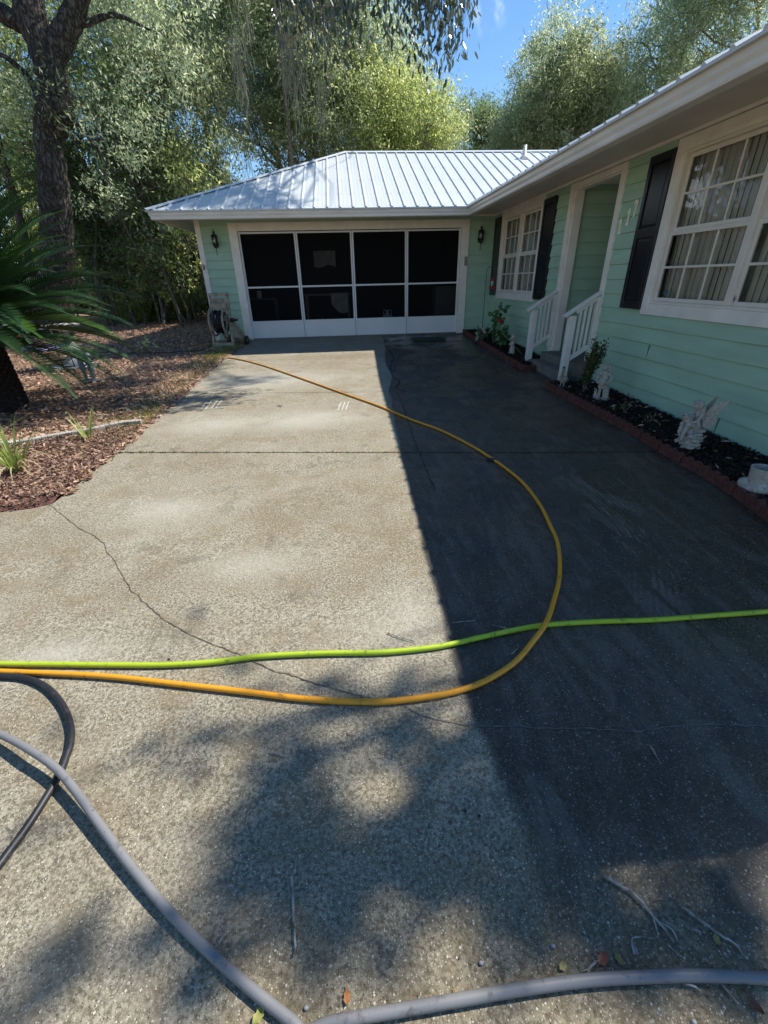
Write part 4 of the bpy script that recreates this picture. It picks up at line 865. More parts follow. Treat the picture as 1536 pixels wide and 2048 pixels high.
def frond(az, el, L, sag, mat, seed, nl=76):
    r = random.Random(seed); pts = []; p = Vector((math.cos(az) * .12, math.sin(az) * .12, .92)); e = el; n = 26; tw = r.uniform(-.25, .25)
    for i in range(n + 1):
        pts.append(p.copy()); p = p + Vector((math.cos(az + tw * i / n) * math.cos(e), math.sin(az + tw * i / n) * math.cos(e), math.sin(e))) * (L / n); e -= sag / n * (.4 + 1.2 * i / n)
    m_ = MB(); m_.tube(pts, [.012 * (1 - .8 * i / n) for i in range(n + 1)], 5, False); o = m_.build('frond', mat, sago)
    vs = []; fs = []
    for i in range(nl):
        s = .16 + .84 * i / nl; k = s * n; j = min(int(k), n - 1); q = pts[j].lerp(pts[j + 1], k - j); tdir = (pts[j + 1] - pts[j]).normalized(); side = tdir.cross(Vector((0, 0, 1))).normalized(); upv = side.cross(tdir)
        ll = .22 * math.sin(math.pi * min(1, .18 + s * .9)) ** .6 + .03
        for sg in (-1, 1):
            d = (side * sg * .82 + tdir * (.45 + .3 * s) + upv * (.42 - .1 * r.random())).normalized(); d2 = (d - Vector((0, 0, .18))).normalized(); w = .009; b = len(vs)
            vs += [q - tdir * w, q + d * ll * .55 - tdir * w * .8, q + d * ll * .55 + d2 * ll * .45, q + d * ll * .55 + tdir * w * .8, q + tdir * w]; fs += [(b, b + 1, b + 3, b + 4), (b + 1, b + 2, b + 3)]
    m2 = MB(); m2.add(vs, fs); l = m2.build('leaflets', mat, o)
for i in range(112):
    az = i * 2.39996 + .2; f = i / 112; el = 1.38 - 1.28 * f + rng.uniform(-.08, .08); el = max(el, .42) if math.cos(az + .9) > .55 else el; frond(az, el, 1.85 + .3 * rng.random(), 0.8 + .35 * rng.random(), m_frond2 if i % 9 == 2 else m_frond, i)
for i, (az, el, L) in enumerate([(-.1, .25, 1.95), (.15, .5, 2.0), (-.35, .1, 1.9), (.0, -.15, 1.8), (-.6, .3, 1.8), (.4, .1, 1.8), (-.2, .75, 1.9), (-.25, -.1, 1.7), (.15, .0, 2.0), (-.5, -.05, 1.9), (.6, .6, 2.0), (.25, .95, 2.0), (-.15, .05, 2.0), (-.8, .2, 1.9)]): frond(az, el, L * 1.03, .78, m_frond2 if i in (0, 4) else m_frond, 90 + i)
# ================================================================== HOSES
def hose(pts, r, sag=0, n=10, name='garden_hose'):
    mb = MB(); mb.tube(catmull(pts, 7), r, n); return mb
def gpl(lst, r, extra=()):
    o = []
    for i, q in enumerate(lst): p = gp(q[0], q[1], 0); h = q[2] if len(q) > 2 else 0; p = gp(q[0], q[1], r + h); o.append(p)
    return o
def hosemat(name, col, rough=.35, dirt=(.03, .025, .015), amt=.6):
    m = M(name, col, rough); t = m.node_tree; b = t.nodes['Principled BSDF']; g = N(t, 'ShaderNodeTexCoord'); n = N(t, 'ShaderNodeTexNoise'); n.inputs['Scale'].default_value = 28; n.inputs['Detail'].default_value = 8; n.inputs['Roughness'].default_value = .7
    r = t.nodes.new('ShaderNodeValToRGB'); r.color_ramp.elements[0].position = .56; r.color_ramp.elements[1].position = .66; r.color_ramp.elements[0].color = (0, 0, 0, 1); r.color_ramp.elements[1].color = (amt, amt, amt, 1)
    x = N(t, 'ShaderNodeMix'); x.data_type = 'RGBA'; x.inputs[6].default_value = (*col, 1); x.inputs[7].default_value = (*dirt, 1)
    t.links.new(g.outputs['Object'], n.inputs[0]); t.links.new(n.outputs['Fac'], r.inputs[0]); t.links.new(r.outputs[0], x.inputs[0]); t.links.new(x.outputs[2], b.inputs['Base Color']); return m
m_yel = hosemat('yellow_hose', (.72, .30, .012), .35, amt=.55); m_lime = hosemat('lime_hose', (.37, .50, .02), .4, (.05, .07, .02), .8); m_gry = hosemat('grey_hose', (.185, .185, .19), .5, (.07, .065, .06), .7); m_blk = hosemat('dark_hose', (.016, .017, .021), .5, (.09, .08, .07), .45)
RY = .0125
def far(p, dx, dy, r): return Vector((p.x + dx, p.y + dy, gz(p.y + dy) + r))
yl = [far(gp(-260, 1330), -3.2, .5, RY), far(gp(-260, 1330), -1.5, .15, RY)] + gpl([(-260, 1330), (-120, 1338), (0, 1343), (200, 1352), (350, 1368), (500, 1385), (600, 1397), (700, 1403), (800, 1401), (930, 1378), (1020, 1332, .004), (1068, 1280, .014), (1092, 1245, .026), (1108, 1200, .012), (1119, 1150), (1116, 1090), (1100, 1050), (1080, 1010), (1050, 970), (1020, 943), (985, 918), (940, 890), (880, 860), (820, 838), (760, 813), (690, 788), (620, 763), (560, 742), (520, 729), (480, 719), (440, 713), (410, 710), (390, 708), (379, 704), (382, 697), (395, 692), (410, 689), (424, 688)], RY)
tag(hose(yl, RY).build('garden_hose', m_yel), 'long yellow hose looping down the drive from the reel', 'hose')
m_ = MB(); p = gp(984, 919, RY); m_.tube([p + Vector((-.04, .02, .0)), p + Vector((.03, -.03, 0))], .016, 8); o = m_.build('hose_joint', m_rubber); tag(o, 'black tape joint on the yellow hose beside the slab joint', 'hose joint')
o.parent = [x for x in bpy.data.objects if x.name == 'garden_hose'][0]; [o.__delitem__(k) for k in list(o.keys())]
RL = .0125
tag(hose([far(gp(-250, 1322), -3.0, -.4, RL), far(gp(-250, 1322), -1.4, -.1, RL)] + gpl([(-250, 1322), (-100, 1326), (0, 1328), (110, 1329), (200, 1330), (330, 1330), (430, 1324), (520, 1313), (640, 1307), (760, 1305), (850, 1297), (900, 1289), (960, 1275), (1040, 1258), (1100, 1249), (1200, 1243), (1300, 1240), (1400, 1233), (1536, 1223), (1700, 1210), (1850, 1195)], RL), RL).build('garden_hose', m_lime), 'lime green hose crossing the whole drive from left to right', 'hose')
RG = .0128
gr = [(-300, 1330, .0), (-150, 1400, .01), (0, 1468, .03), (60, 1500, .04), (110, 1535, .036), (150, 1580, .03), (200, 1650, .02), (260, 1730, .012), (340, 1825, .006), (420, 1905), (500, 1976), (560, 2024), (592, 2050), (604, 2066), (622, 2062), (660, 2046), (740, 2031), (900, 2003), (1050, 1977), (1180, 1960), (1300, 1953), (1400, 1951), (1536, 1957), (1700, 1975), (1850, 2010)]
gpts = [far(gp(-300, 1330), -2.4, 1.0, RG), far(gp(-300, 1330), -1.1, .35, RG)] + gpl(gr, RG)
tag(hose(gpts, RG).build('garden_hose', m_gry), 'thick grey hose running along the bottom of the picture', 'hose')
RD = .0125
tag(hose([far(gp(-250, 1375), -2.6, -.9, RD), far(gp(-250, 1375), -1.2, -.3, RD)] + gpl([(-250, 1375), (-100, 1352), (0, 1352), (55, 1357), (95, 1376), (125, 1410), (141, 1450), (141, 1485), (132, 1515), (118, 1550), (95, 1590), (60, 1645), (20, 1700), (-30, 1760), (-150, 1850)], RD), RD).build('garden_hose', m_blk), 'charcoal hose curving under the grey hose at the left', 'hose')
# ================================================================== TWIGS, LEAVES, GRIT
m_twig = M('dry_twig', (.13, .11, .09), .9, var=.4, vscale=40, col2=(.50, .46, .39))
def twig(pts, r, label, forks=(), lift=.004):
    r *= 1.25; P = [gp(x, y, r + lift) for x, y in pts]; rng = random.Random(int(pts[0][0])); P = catmull(P, 4); P = [p + Vector((rng.uniform(-1, 1), rng.uniform(-1, 1), rng.uniform(0, 1))) * .0012 for p in P]
    mb = MB(); mb.tube(P, list(np.linspace(r, r * .5, len(P))), 6)
    for f in forks: Q = catmull([gp(x, y, r + lift) for x, y in f], 3); mb.tube(Q, r * .5, 5)
    return tag(mb.build('twig', m_twig), label, 'twig')
twig([(583, 1753), (586, 1800), (588, 1850), (590, 1900), (586, 1911)], .0032, 'straight grey twig lying between the two arms of the grey hose', [[(589, 1820), (574, 1845)]])
twig([(1208, 1752), (1240, 1772), (1270, 1790), (1300, 1825), (1330, 1860), (1352, 1890), (1368, 1896)], .0036, 'long crooked twig with broken ends at the lower right', [[(1320, 1845), (1345, 1860), (1358, 1892)], [(1232, 1768), (1250, 1766)], [(1306, 1832), (1314, 1860)], [(1270, 1790), (1284, 1806)]])
twig([(1363, 1812), (1400, 1840), (1440, 1870), (1470, 1888), (1486, 1910)], .0032, 'straight slanting twig at the lower right, right of the long crooked one', [[(1470, 1888), (1490, 1896)]])
twig([(1378, 1855), (1395, 1862), (1402, 1866)], .003, 'short stub of twig just below the straight slanting twig')
twig([(1268, 1908), (1264, 1885), (1268, 1876), (1290, 1874), (1318, 1878)], .002, 'thin hooked twig bent like a bracket below the crooked twig')
twig([(1174, 1950), (1184, 1930), (1198, 1920)], .0026, 'small forked leaf stem beside the orange leaf', [[(1198, 1920), (1180, 1936), (1160, 1945)]])
twig([(1364, 1966), (1390, 1974), (1404, 1986)], .0028, 'short curved twig just below the right arm of the grey hose')
twig([(1444, 1970), (1462, 1990), (1478, 2008)], .0026, 'short straight twig below the grey hose near the right corner')
twig([(1336, 1990 - 100), (1352, 1905), (1362, 1914)], .0015, 'wispy pale stem at the lower right')
twig([(775, 1265), (800, 1275), (832, 1284)], .0022, 'dark thin twig by the green hose, left of the shadow edge')
twig([(437, 1890), (447, 1868), (457, 1842)], .0016, 'thin pale stem leaning near the grey hose')
twig([(905, 1245), (930, 1243), (952, 1241)], .002, 'dark thin twig in the shade above the green hose')
twig([(985, 1250), (1010, 1256), (1030, 1260)], .0022, 'dark twig touching the green hose in the shade')
twig([(1022, 1310), (1032, 1300), (1040, 1294)], .0025, 'short dark twig inside the bend of the yellow hose')
twig([(1300, 1490), (1312, 1510), (1322, 1528)], .0018, 'faint dark twig right of the pale crack')
twig([(590, 1745), (592, 1725), (596, 1712)], .0022, 'curled reddish twig above the straight grey twig')
twig([(540, 1505), (556, 1508), (570, 1512)], .0022, 'small hooked twig in the dappled shade')
twig([(548, 1298), (556, 1302), (558, 1308)], .0018, 'tiny curled twig just above the green hose at the left')
twig([(556, 810), (562, 812), (566, 812)], .006, 'small dark twig on the sunny slab above the middle joint')
def leaf(px, py, s, col, label, az=0, curl=.4, hgt=.004):
    p = gp(px, py, hgt); n = 6; vs = []; prof = [0, .62, 1, .9, .6, .25, 0]
    prof = [.02, .6, 1, .78, 1, .5, .03]
    for i, w in enumerate(prof):
        u = i / (len(prof) - 1) - .5; z = curl * s * (u * u * 1.2)
        for v in (-1, -.5, 0, .5, 1): vs.append((u * s, v * w * s * .30, z + abs(v) * .10 * s * curl + .001))
    fs = [(i*5+j, i*5+j+1, (i+1)*5+j+1, (i+1)*5+j) for i in range(6) for j in range(4)]
    mb = MB(); mb.add(vs, fs, True); mb.tube([(s*.5, 0, curl*s*.3), (s*.72, s*.05, .004)], .0012, 5); o = mb.build('fallen_leaf', M('leaf_dry', col, .7, var=.35, vscale=60)); o.location = p; o.rotation_euler = (0, 0, az); return tag(o, label, 'leaf')
leaf(1205, 1918, .038, (.26, .075, .035), 'orange oak leaf on the concrete above the grey hose', 3.6)
leaf(1238, 1919, .028, (.22, .17, .05), 'dull yellow leaf just right of the orange leaf', 1.9)
leaf(1126, 1932, .026, (.30, .25, .09), 'small yellowish leaf scrap left of the orange leaf', .5)
leaf(1433, 1880, .026, (.24, .21, .07), 'small yellow leaf caught on the straight slanting twig', 1.3)
leaf(1507, 2011, .036, (.13, .06, .03), 'curled brown leaf at the bottom right corner', 1.8, 1.2)
leaf(518, 2032, .036, (.24, .24, .06), 'yellow green leaf beside the grey hose at the bottom', .9, .8)
leaf(694, 1994, .028, (.38, .16, .05), 'tiny orange leaf at the bottom middle', 1.5)
leaf(908, 1996, .022, (.42, .22, .05), 'tiny yellow orange leaf touching the grey hose', 1.2)
leaf(1270, 1903, .022, (.25, .24, .22), 'pale grey leaf scrap by the hooked twig', 1.4, 1.)
for i, (x, y, lab) in enumerate([(1106, 1892, 'round grey pebble on the brownish stain above the grey hose'), (935, 1802, 'pale pebble in the dappled shade near the middle'), (962, 1926, 'small white pebble left of the yellowish leaf scrap'), (1388, 2044, 'pale pebble at the bottom edge right of middle'), (930, 1622, 'dark acorn at the edge of the shadow'), (958, 1632, 'dark acorn just right of the first acorn'), (338, 1318, 'dark speck of grit above the green hose'), (612, 2016, 'small pale pebble beside the sharp corner of the grey hose at the bottom')]):
    m_ = MB(); m_.ell((0, 0, 0), (.006, .0048, .004), None, 10, 6); o = m_.build('pebble' if 'pebble' in lab or 'grit' in lab else 'acorn', M('pebble_grey', (.33, .33, .34), .8, var=.3) if 'p' in lab.split()[1][:1] + lab.split()[2][:1] else M('acorn_dark', (.02, .015, .01), .6)); o.location = gp(x, y, .004); tag(o, lab, 'pebble' if 'dark acorn' not in lab else 'acorn')
# fine grit scattered over the slab
r = np.random.default_rng(8); n = 800; gx_ = r.uniform(-1.4, 2.6, n); gy_ = .4 + 5.5 * r.random(n) ** 1.7; cen = np.column_stack([gx_, gy_, [gz(y) + .003 for y in gy_]]); dd = np.column_stack([r.normal(size=n), r.normal(size=n), np.zeros(n)]) * 3; a_, q_ = leaves(r, cen, .010, .0035, 0, .8, dd); a_[:, 2] = np.clip(a_[:, 2], -1, 1)
a_ = a_.reshape(-1, 4, 3); a_[:, :, 2] = cen[:, 2][:, None] + np.array([0, .002, .001, .0015]); tag(fast_mesh('grit', a_.reshape(-1, 3), q_, M('grit_brown', (.06, .045, .03), .9, col2=(.2, .17, .12))), kind='stuff')
# ================================================================== LITTER AND MULCH
r = np.random.default_rng(14)
def litter(name, pts, L, wd, mat, lift=.012, tilt=.45):
    n = len(pts); z = np.array([gz(p[1]) for p in pts]) + lift; cen = np.column_stack([pts, z + r.random(n) * .015]); dd = np.column_stack([r.normal(size=n), r.normal(size=n), r.normal(size=n) * tilt])
    dd /= np.linalg.norm(dd, axis=1)[:, None]; sdir = np.cross(dd, np.column_stack([r.normal(size=n) * tilt, r.normal(size=n) * tilt, np.ones(n)])); sdir /= np.linalg.norm(sdir, axis=1)[:, None]; l = (L * r.uniform(.5, 1.5, n))[:, None]; w_ = l * wd / L / 2; up = np.array([0, 0, 1.])
    co = np.stack([cen - dd * l * .5, cen + sdir * w_ + up * l * .06, cen + dd * l * .5, cen - sdir * w_ + up * l * .06], 1).reshape(-1, 3); return tag(fast_mesh(name, co, np.arange(4 * n).reshape(n, 4), mat), kind='stuff')
def outside(P): return np.array([p[0] < drive_left(p[1]) - .02 + .1 * r.random() and not (p[1] > 11.2 and p[0] > -3.0) for p in P])
P = np.column_stack([-2.2 - 9 * r.random(76000) ** 1.3, 3.3 + 17.5 * r.random(76000) ** 1.35]); P = P[outside(P)]
litm = leafmat('oak_litter', [(.15, .085, .055), (.32, .19, .125), (.46, .30, .205), (.55, .40, .30), (.23, .13, .085)], .1, .75, .25); litter('leaf_litter', P, .058, .027, litm, .012)
# grass and moss growing along the edge of the slab
n = 9000; s = r.random(n) ** .8; yy = 3.9 + 6.9 * s; wgt = np.interp(yy, [3.9, 4.9, 5.6, 6.6, 8.2, 9.3, 10, 10.8], [.1, .9, .8, .2, .3, 1, 1, .3]); keep = r.random(n) < wgt; yy = yy[keep]; n = len(yy)
xx = np.array([drive_left(y) for y in yy]) - .03 - np.abs(r.normal(size=n)) * .28; cen = np.column_stack([xx, yy, [gz(y) + .0 for y in yy]]); a_, q_ = leaves(r, cen, .05, .006, -1.5, .5, np.tile([[0, 0, 1.]], (n, 1)))
tag(fast_mesh('grass', a_, q_, leafmat('grass_blades', [(.12, .15, .03), (.25, .26, .07), (.34, .30, .12)], .3, .6, .3)), kind='stuff')
# chips in the beds
def bedpts(n, fa, y0, y1, xa, xb): y = r.uniform(y0, y1, n); u = r.random(n); return np.column_stack([[xa(q) + .03 + (xb - xa(q) - .04) * v for q, v in zip(y, u)], y])
chip = leafmat('dark_chips', [(.006, .005, .004), (.016, .011, .009), (.035, .024, .019), (.012, .008, .007), (.06, .045, .03)], 0, .7, .3)
litter('mulch', bedpts(9000, None, BB[-1].y, 6.05, bxB, 3.47), .05, .014, chip, .068, .5); litter('mulch', bedpts(5000, None, 7.35, 11.2, bxA, 3.47), .05, .016, chip, .066, .5)
P = np.column_stack([r.uniform(LBc[0].x, -2.2, 16000), r.uniform(2.9, 5, 16000)]); P = np.array([p for p in P if p[0] < drive_left(p[1]) - .015 and p[1] < topy(p[0]) - .03 and p[1] > EDGE[-1].y - .1 + (.1 if p[0] > EDGE[-1].x else 0)])
litter('mulch', P, .042, .011, leafmat('red_chips', [(.05, .026, .018), (.13, .07, .05), (.24, .14, .10), (.38, .26, .19), (.09, .048, .035)], 0, .85, .2), .035, .4)
P = bedpts(130, None, BB[-1].y, 6.0, bxB, 3.47); litter('leaf_litter', P, .06, .02, litm, .085, .5)
# ================================================================== RED SCALLOPED EDGING
def edging_piece():
    mb = MB(); L = .285; h = .075; t_ = .045; pr = [(0, -.06)]
    pr += [(L * (k + s) / 3, h + .02 * math.sin(math.pi * s) - .006) for k in range(3) for s in (.02, .18, .35, .5, .65, .82, .98)] + [(L, -.06)]
    n = len(pr); vs = [(u, -t_ / 2, v) for u, v in pr] + [(u, t_ / 2, v) for u, v in pr]
    mb.add(vs, [tuple(range(n)), tuple(range(n, 2 * n))[::-1]] + [((i + 1) % n, i, n + i, n + (i + 1) % n) for i in range(n)]); return mb
proto = None
def lay(L, label, group):
    global proto
    P = catmull(L, 30); d = 0; start = P[0]; k = 0
    for a in P:
        if (a - start).length >= .292:
            if proto is None: o = proto = edging_piece().build('edging_brick', m_terra, bevel=.004)
            else: o = proto.copy(); C.objects.link(o)
            v = (a - start); tag(o, label, 'edging', group); o.location = (start.x, start.y, gz(start.y)); jj = rs.uniform(-.02, .02); o.rotation_euler = (rs.uniform(-.06, .06), -math.asin(max(-1, min(1, (gz(a.y) - gz(start.y)) / .29))), math.atan2(v.y, v.x) + jj); start = a
lay(BA[::-1], 'red scalloped edging brick along the far flower bed between garage and steps', 'edging bricks of the far bed'); lay(BB, 'red scalloped edging brick along the near flower bed below the big window', 'edging bricks of the near bed')
lay([gp(1047, 742), gp(1047, 742) + Vector((.32, .05, 0))], 'red edging brick closing the far flower bed beside the steps', None)
lay([gp(1092, 774), gp(1092, 774) + Vector((.32, .06, 0))], 'red edging brick closing the near flower bed beside the steps', None)
# ================================================================== STEPS AND RAILINGS
st = empty('entry_steps', (3.1, 6.95, gz(6.9)), 0, 'grey concrete entry steps between the two white railings', 'steps'); bO = Vector((3.1, 6.95, gz(6.9)))
def stb(x0, y0, z0, x1, y1, z1, nm): m_ = MB(); m_.box(x0 - bO.x, y0 - bO.y, z0 - bO.z, x1 - bO.x, y1 - bO.y, z1 - bO.z); return m_.build(nm, m_step, st, bevel=.008)
stb(3.10, 6.34, -.4, 3.30, 7.56, -.06, 'step'); stb(3.302, 6.34, -.4, 3.54, 7.56, .06, 'step')
def railing(y, label):
    root = empty('stair_railing', (3.1, y, gz(y)), 0, label, 'railing'); o = Vector((3.1, y, gz(y))); zb = gz(y) - .005
    def P_(m_, nm, **k): return m_.build(nm, m_rail, root, **k)
    def V(x, dy, z): return Vector((x, y + dy, z)) - o
    m_ = MB(); m_.box(*V(3.075, -.045, zb), *V(3.165, .045, .70)); P_(m_, 'post', bevel=.004)
    m_ = MB(); m_.box(*V(3.425, -.045, zb + .3), *V(W - .037, .045, .93)); P_(m_, 'post', bevel=.004)
    sl_ = (.98 - .69) / (W - 3.03); zt = lambda x: .69 + (x - 3.03) * sl_
    m_ = MB(); m_.bar(V(3.0, 0, zt(3.0) + .02), V(W - .036, 0, zt(W - .036) + .02), .092, .036); P_(m_, 'handrail', bevel=.005)
    m_ = MB(); m_.bar(V(3.165, .0, zt(3.165) - .64), V(3.424, .0, zt(3.424) - .64), .04, .06); P_(m_, 'bottom_rail', bevel=.003); m_ = MB(); m_.bar(V(3.165, .0, zt(3.165) - .03), V(3.424, .0, zt(3.424) - .03), .036, .05); P_(m_, 'upper_rail', bevel=.003)
    for k in range(3):
        x = 3.165 + .259 * (k + 1) / 4; m_ = MB(); m_.box(*V(x - .016, -.016, zt(x) - .61), *V(x + .016, .016, zt(x) - .05)); P_(m_, 'baluster', bevel=.002)
    return root
railing(7.62, 'white wooden stair railing on the far side of the entry steps'); railing(6.28, 'white wooden stair railing on the near side of the steps behind the pelican')
# doormat
a, b_ = gp(828, 683), gp(890, 672); m_ = MB(); y0 = a.y; m_.box(a.x, y0, gz(y0) + .004, b_.x - .1, y0 + .42, gz(y0 + .42) + .02); o = m_.build('doormat', M('mat_green', (.02, .05, .035), .95, var=.3, vscale=60, bump=1, bscale=200), bevel=.004); tag(o, 'dark green doormat in front of the rightmost screen panel', 'doormat')
# ================================================================== THINGS IN THE GARAGE
def thing1(mb, name, mat, label, cat, **k): return tag(mb.build(name, mat, **k), label, cat)
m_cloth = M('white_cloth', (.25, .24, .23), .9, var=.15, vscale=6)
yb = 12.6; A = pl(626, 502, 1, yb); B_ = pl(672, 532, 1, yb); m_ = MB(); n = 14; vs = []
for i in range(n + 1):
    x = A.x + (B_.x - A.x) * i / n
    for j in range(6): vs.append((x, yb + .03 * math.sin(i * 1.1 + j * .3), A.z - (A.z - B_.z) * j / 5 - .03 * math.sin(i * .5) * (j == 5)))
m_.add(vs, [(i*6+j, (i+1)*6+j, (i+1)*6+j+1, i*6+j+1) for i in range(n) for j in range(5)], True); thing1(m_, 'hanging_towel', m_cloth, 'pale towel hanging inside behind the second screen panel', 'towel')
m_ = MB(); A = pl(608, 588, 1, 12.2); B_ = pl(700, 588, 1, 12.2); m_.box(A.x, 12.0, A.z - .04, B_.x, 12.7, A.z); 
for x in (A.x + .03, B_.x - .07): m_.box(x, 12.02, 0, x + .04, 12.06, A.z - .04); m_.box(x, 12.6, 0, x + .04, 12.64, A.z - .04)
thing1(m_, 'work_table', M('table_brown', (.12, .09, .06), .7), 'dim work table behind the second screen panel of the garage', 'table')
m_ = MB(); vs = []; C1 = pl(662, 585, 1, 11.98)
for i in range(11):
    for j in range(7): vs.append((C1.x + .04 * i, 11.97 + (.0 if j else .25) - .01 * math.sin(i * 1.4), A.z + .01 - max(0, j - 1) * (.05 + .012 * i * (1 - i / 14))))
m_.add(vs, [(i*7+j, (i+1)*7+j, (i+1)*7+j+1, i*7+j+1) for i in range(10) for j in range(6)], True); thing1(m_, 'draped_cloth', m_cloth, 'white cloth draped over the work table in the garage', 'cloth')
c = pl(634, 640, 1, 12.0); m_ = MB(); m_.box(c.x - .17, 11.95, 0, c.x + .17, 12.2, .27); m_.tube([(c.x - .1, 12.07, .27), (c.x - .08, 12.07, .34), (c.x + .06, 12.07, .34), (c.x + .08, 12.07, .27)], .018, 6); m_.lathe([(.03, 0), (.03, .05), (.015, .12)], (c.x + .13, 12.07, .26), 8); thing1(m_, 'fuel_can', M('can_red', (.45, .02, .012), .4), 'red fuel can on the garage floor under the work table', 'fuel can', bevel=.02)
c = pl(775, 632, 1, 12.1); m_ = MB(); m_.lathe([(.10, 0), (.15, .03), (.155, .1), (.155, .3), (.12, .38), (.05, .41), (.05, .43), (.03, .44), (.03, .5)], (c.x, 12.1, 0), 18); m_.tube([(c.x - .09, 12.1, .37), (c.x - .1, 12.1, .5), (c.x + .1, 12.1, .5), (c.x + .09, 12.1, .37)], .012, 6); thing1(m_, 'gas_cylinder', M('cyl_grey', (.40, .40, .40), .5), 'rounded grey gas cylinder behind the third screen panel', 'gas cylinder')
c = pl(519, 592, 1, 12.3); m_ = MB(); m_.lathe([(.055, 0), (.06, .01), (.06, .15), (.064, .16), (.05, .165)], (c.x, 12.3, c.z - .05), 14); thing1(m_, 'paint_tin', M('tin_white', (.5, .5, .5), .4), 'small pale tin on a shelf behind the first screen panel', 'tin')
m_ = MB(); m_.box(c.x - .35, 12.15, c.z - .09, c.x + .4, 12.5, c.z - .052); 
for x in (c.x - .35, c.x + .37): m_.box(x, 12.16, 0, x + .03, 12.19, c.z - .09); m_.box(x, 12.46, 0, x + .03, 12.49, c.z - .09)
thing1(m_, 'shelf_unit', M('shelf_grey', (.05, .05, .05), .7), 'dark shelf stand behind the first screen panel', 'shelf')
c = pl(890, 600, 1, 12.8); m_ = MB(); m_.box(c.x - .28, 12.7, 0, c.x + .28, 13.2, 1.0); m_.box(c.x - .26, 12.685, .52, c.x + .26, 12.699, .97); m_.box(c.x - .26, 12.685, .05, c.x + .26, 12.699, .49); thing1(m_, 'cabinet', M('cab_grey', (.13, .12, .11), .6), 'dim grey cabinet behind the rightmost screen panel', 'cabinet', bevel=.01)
# ================================================================== HOSE REEL CART
m_resin = M('resin_beige', (.30, .27, .20), .65, var=.35, vscale=14, bump=.2, bscale=60)
rl = gp(450, 694); cart = empty('hose_reel_cart', rl, rad(-8), 'weathered beige hose reel cart with a black hose standing by the left garage corner', 'hose reel')
m_ = MB(); m_.bar((-.24, -.02, 0), (-.20, .12, .62), .05, .035, (0, 1, 0)); m_.bar((-.20, .12, .6), (-.18, .14, 1.02), .05, .035, (0, 1, 0)); m_.bar((.20, -.02, 0), (.19, .10, .62), .06, .035, (0, 1, 0)); m_.bar((.19, .1, .6), (.19, .14, 1.02), .055, .04, (0, 1, 0)); m_.bar((.19, .10, .6), (.36, .34, .14), .06, .04); m_.bar((-.20, .10, .6), (-.08, .36, .14), .05, .04)
m_.add([(.19, .09, .62), (.19, .05, .2), (.37, .33, .12), (.36, .30, .28)], [(0, 1, 2, 3)])
m_.box(-.25, -.05, .0, .24, .0, .10); m_.box(-.02, .08, .12, .03, .36, .17); m_.box(-.06, .33, .11, .40, .37, .16); m_.build('frame', m_resin, cart, bevel=.006)
m_ = MB(); m_.box(-.20, .08, 1.0, .21, .16, 1.06); m_.box(-.17, .10, .82, .17, .14, .96); m_.box(-.17, .0, .74, .17, .14, .77); m_.box(-.17, .0, .77, .17, .02, .86); m_.box(-.17, .02, .77, -.15, .14, .84); m_.box(.15, .02, .77, .17, .14, .84); m_.build('tray', m_resin, cart, bevel=.006)
def rim(x):
    m_ = MB(); c = Vector((x, .08, .50)); Rr = .27
    m_.tube([c + Vector((0, Rr * math.cos(a), Rr * math.sin(a))) for a in [k * math.pi / 14 for k in range(29)]], .022, 7)
    for k in range(5): a = k * 2 * math.pi / 5 + .3; m_.bar(c, c + Vector((0, Rr * math.cos(a), Rr * math.sin(a))), .04, .016, (1, 0, 0))
    m_.ell(c, (.025, .07, .07)); return m_.build('reel_disc', m_resin, cart)
rim(-.17); rim(.12)
m_ = MB(); r_ = random.Random(4); P = []
for k in range(260): a = k * .42; x = -.145 + .24 * abs(((k / 34) % 2) - 1); P.append((x, .08 + (.15 + .0003 * k) * math.cos(a), .50 + (.15 + .0003 * k) * math.sin(a)))
m_.tube(P, .011, 6); m_.build('wound_hose', m_blk, cart)
m_ = MB(); m_.tube([(.13, .08, .50), (.235, .06, .50), (.24, .0, .54)], .014, 7); m_.tube([(.23, .0, .54), (.28, -.01, .54), (.34, -.01, .54), (.40, -.01, .54)], [.035, .04, .028, .012], 9); m_.build('crank_handle', m_rubber, cart)
for x in (-.02, .36):
    m_ = MB(); m_.tube([(x, .35, .095), (x + .05, .35, .095)], .095, 18); wh = m_.build('wheel', m_rubber, cart); m_ = MB(); m_.tube([(x - .006, .35, .095), (x + .056, .35, .095)], .03, 10); m_.build('hub', m_resin, wh)
# ================================================================== STATUES (cast stone; each body one surface)
def E(m_, c, r_, ax=None, ang=0):
    m_.ell(c, r_, Matrix.Rotation(ang, 3, ax) if ax else None, 14, 9)
def T3(m_, *pts_r): m_.tube([p[:3] for p in pts_r], [p[3] for p in pts_r], 9); [m_.ell(p[:3], (p[3],) * 3, None, 8, 6) for p in pts_r]
def statue(mb, name, loc, rz, label, cat='statue', vox=.0035, mat=None, root=None):
    o = mb.build(name, mat or m_statue, root, remesh=vox); 
    if root is None: o.location = loc; o.rotation_euler = (0, 0, rz); tag(o, label, cat)
    return o
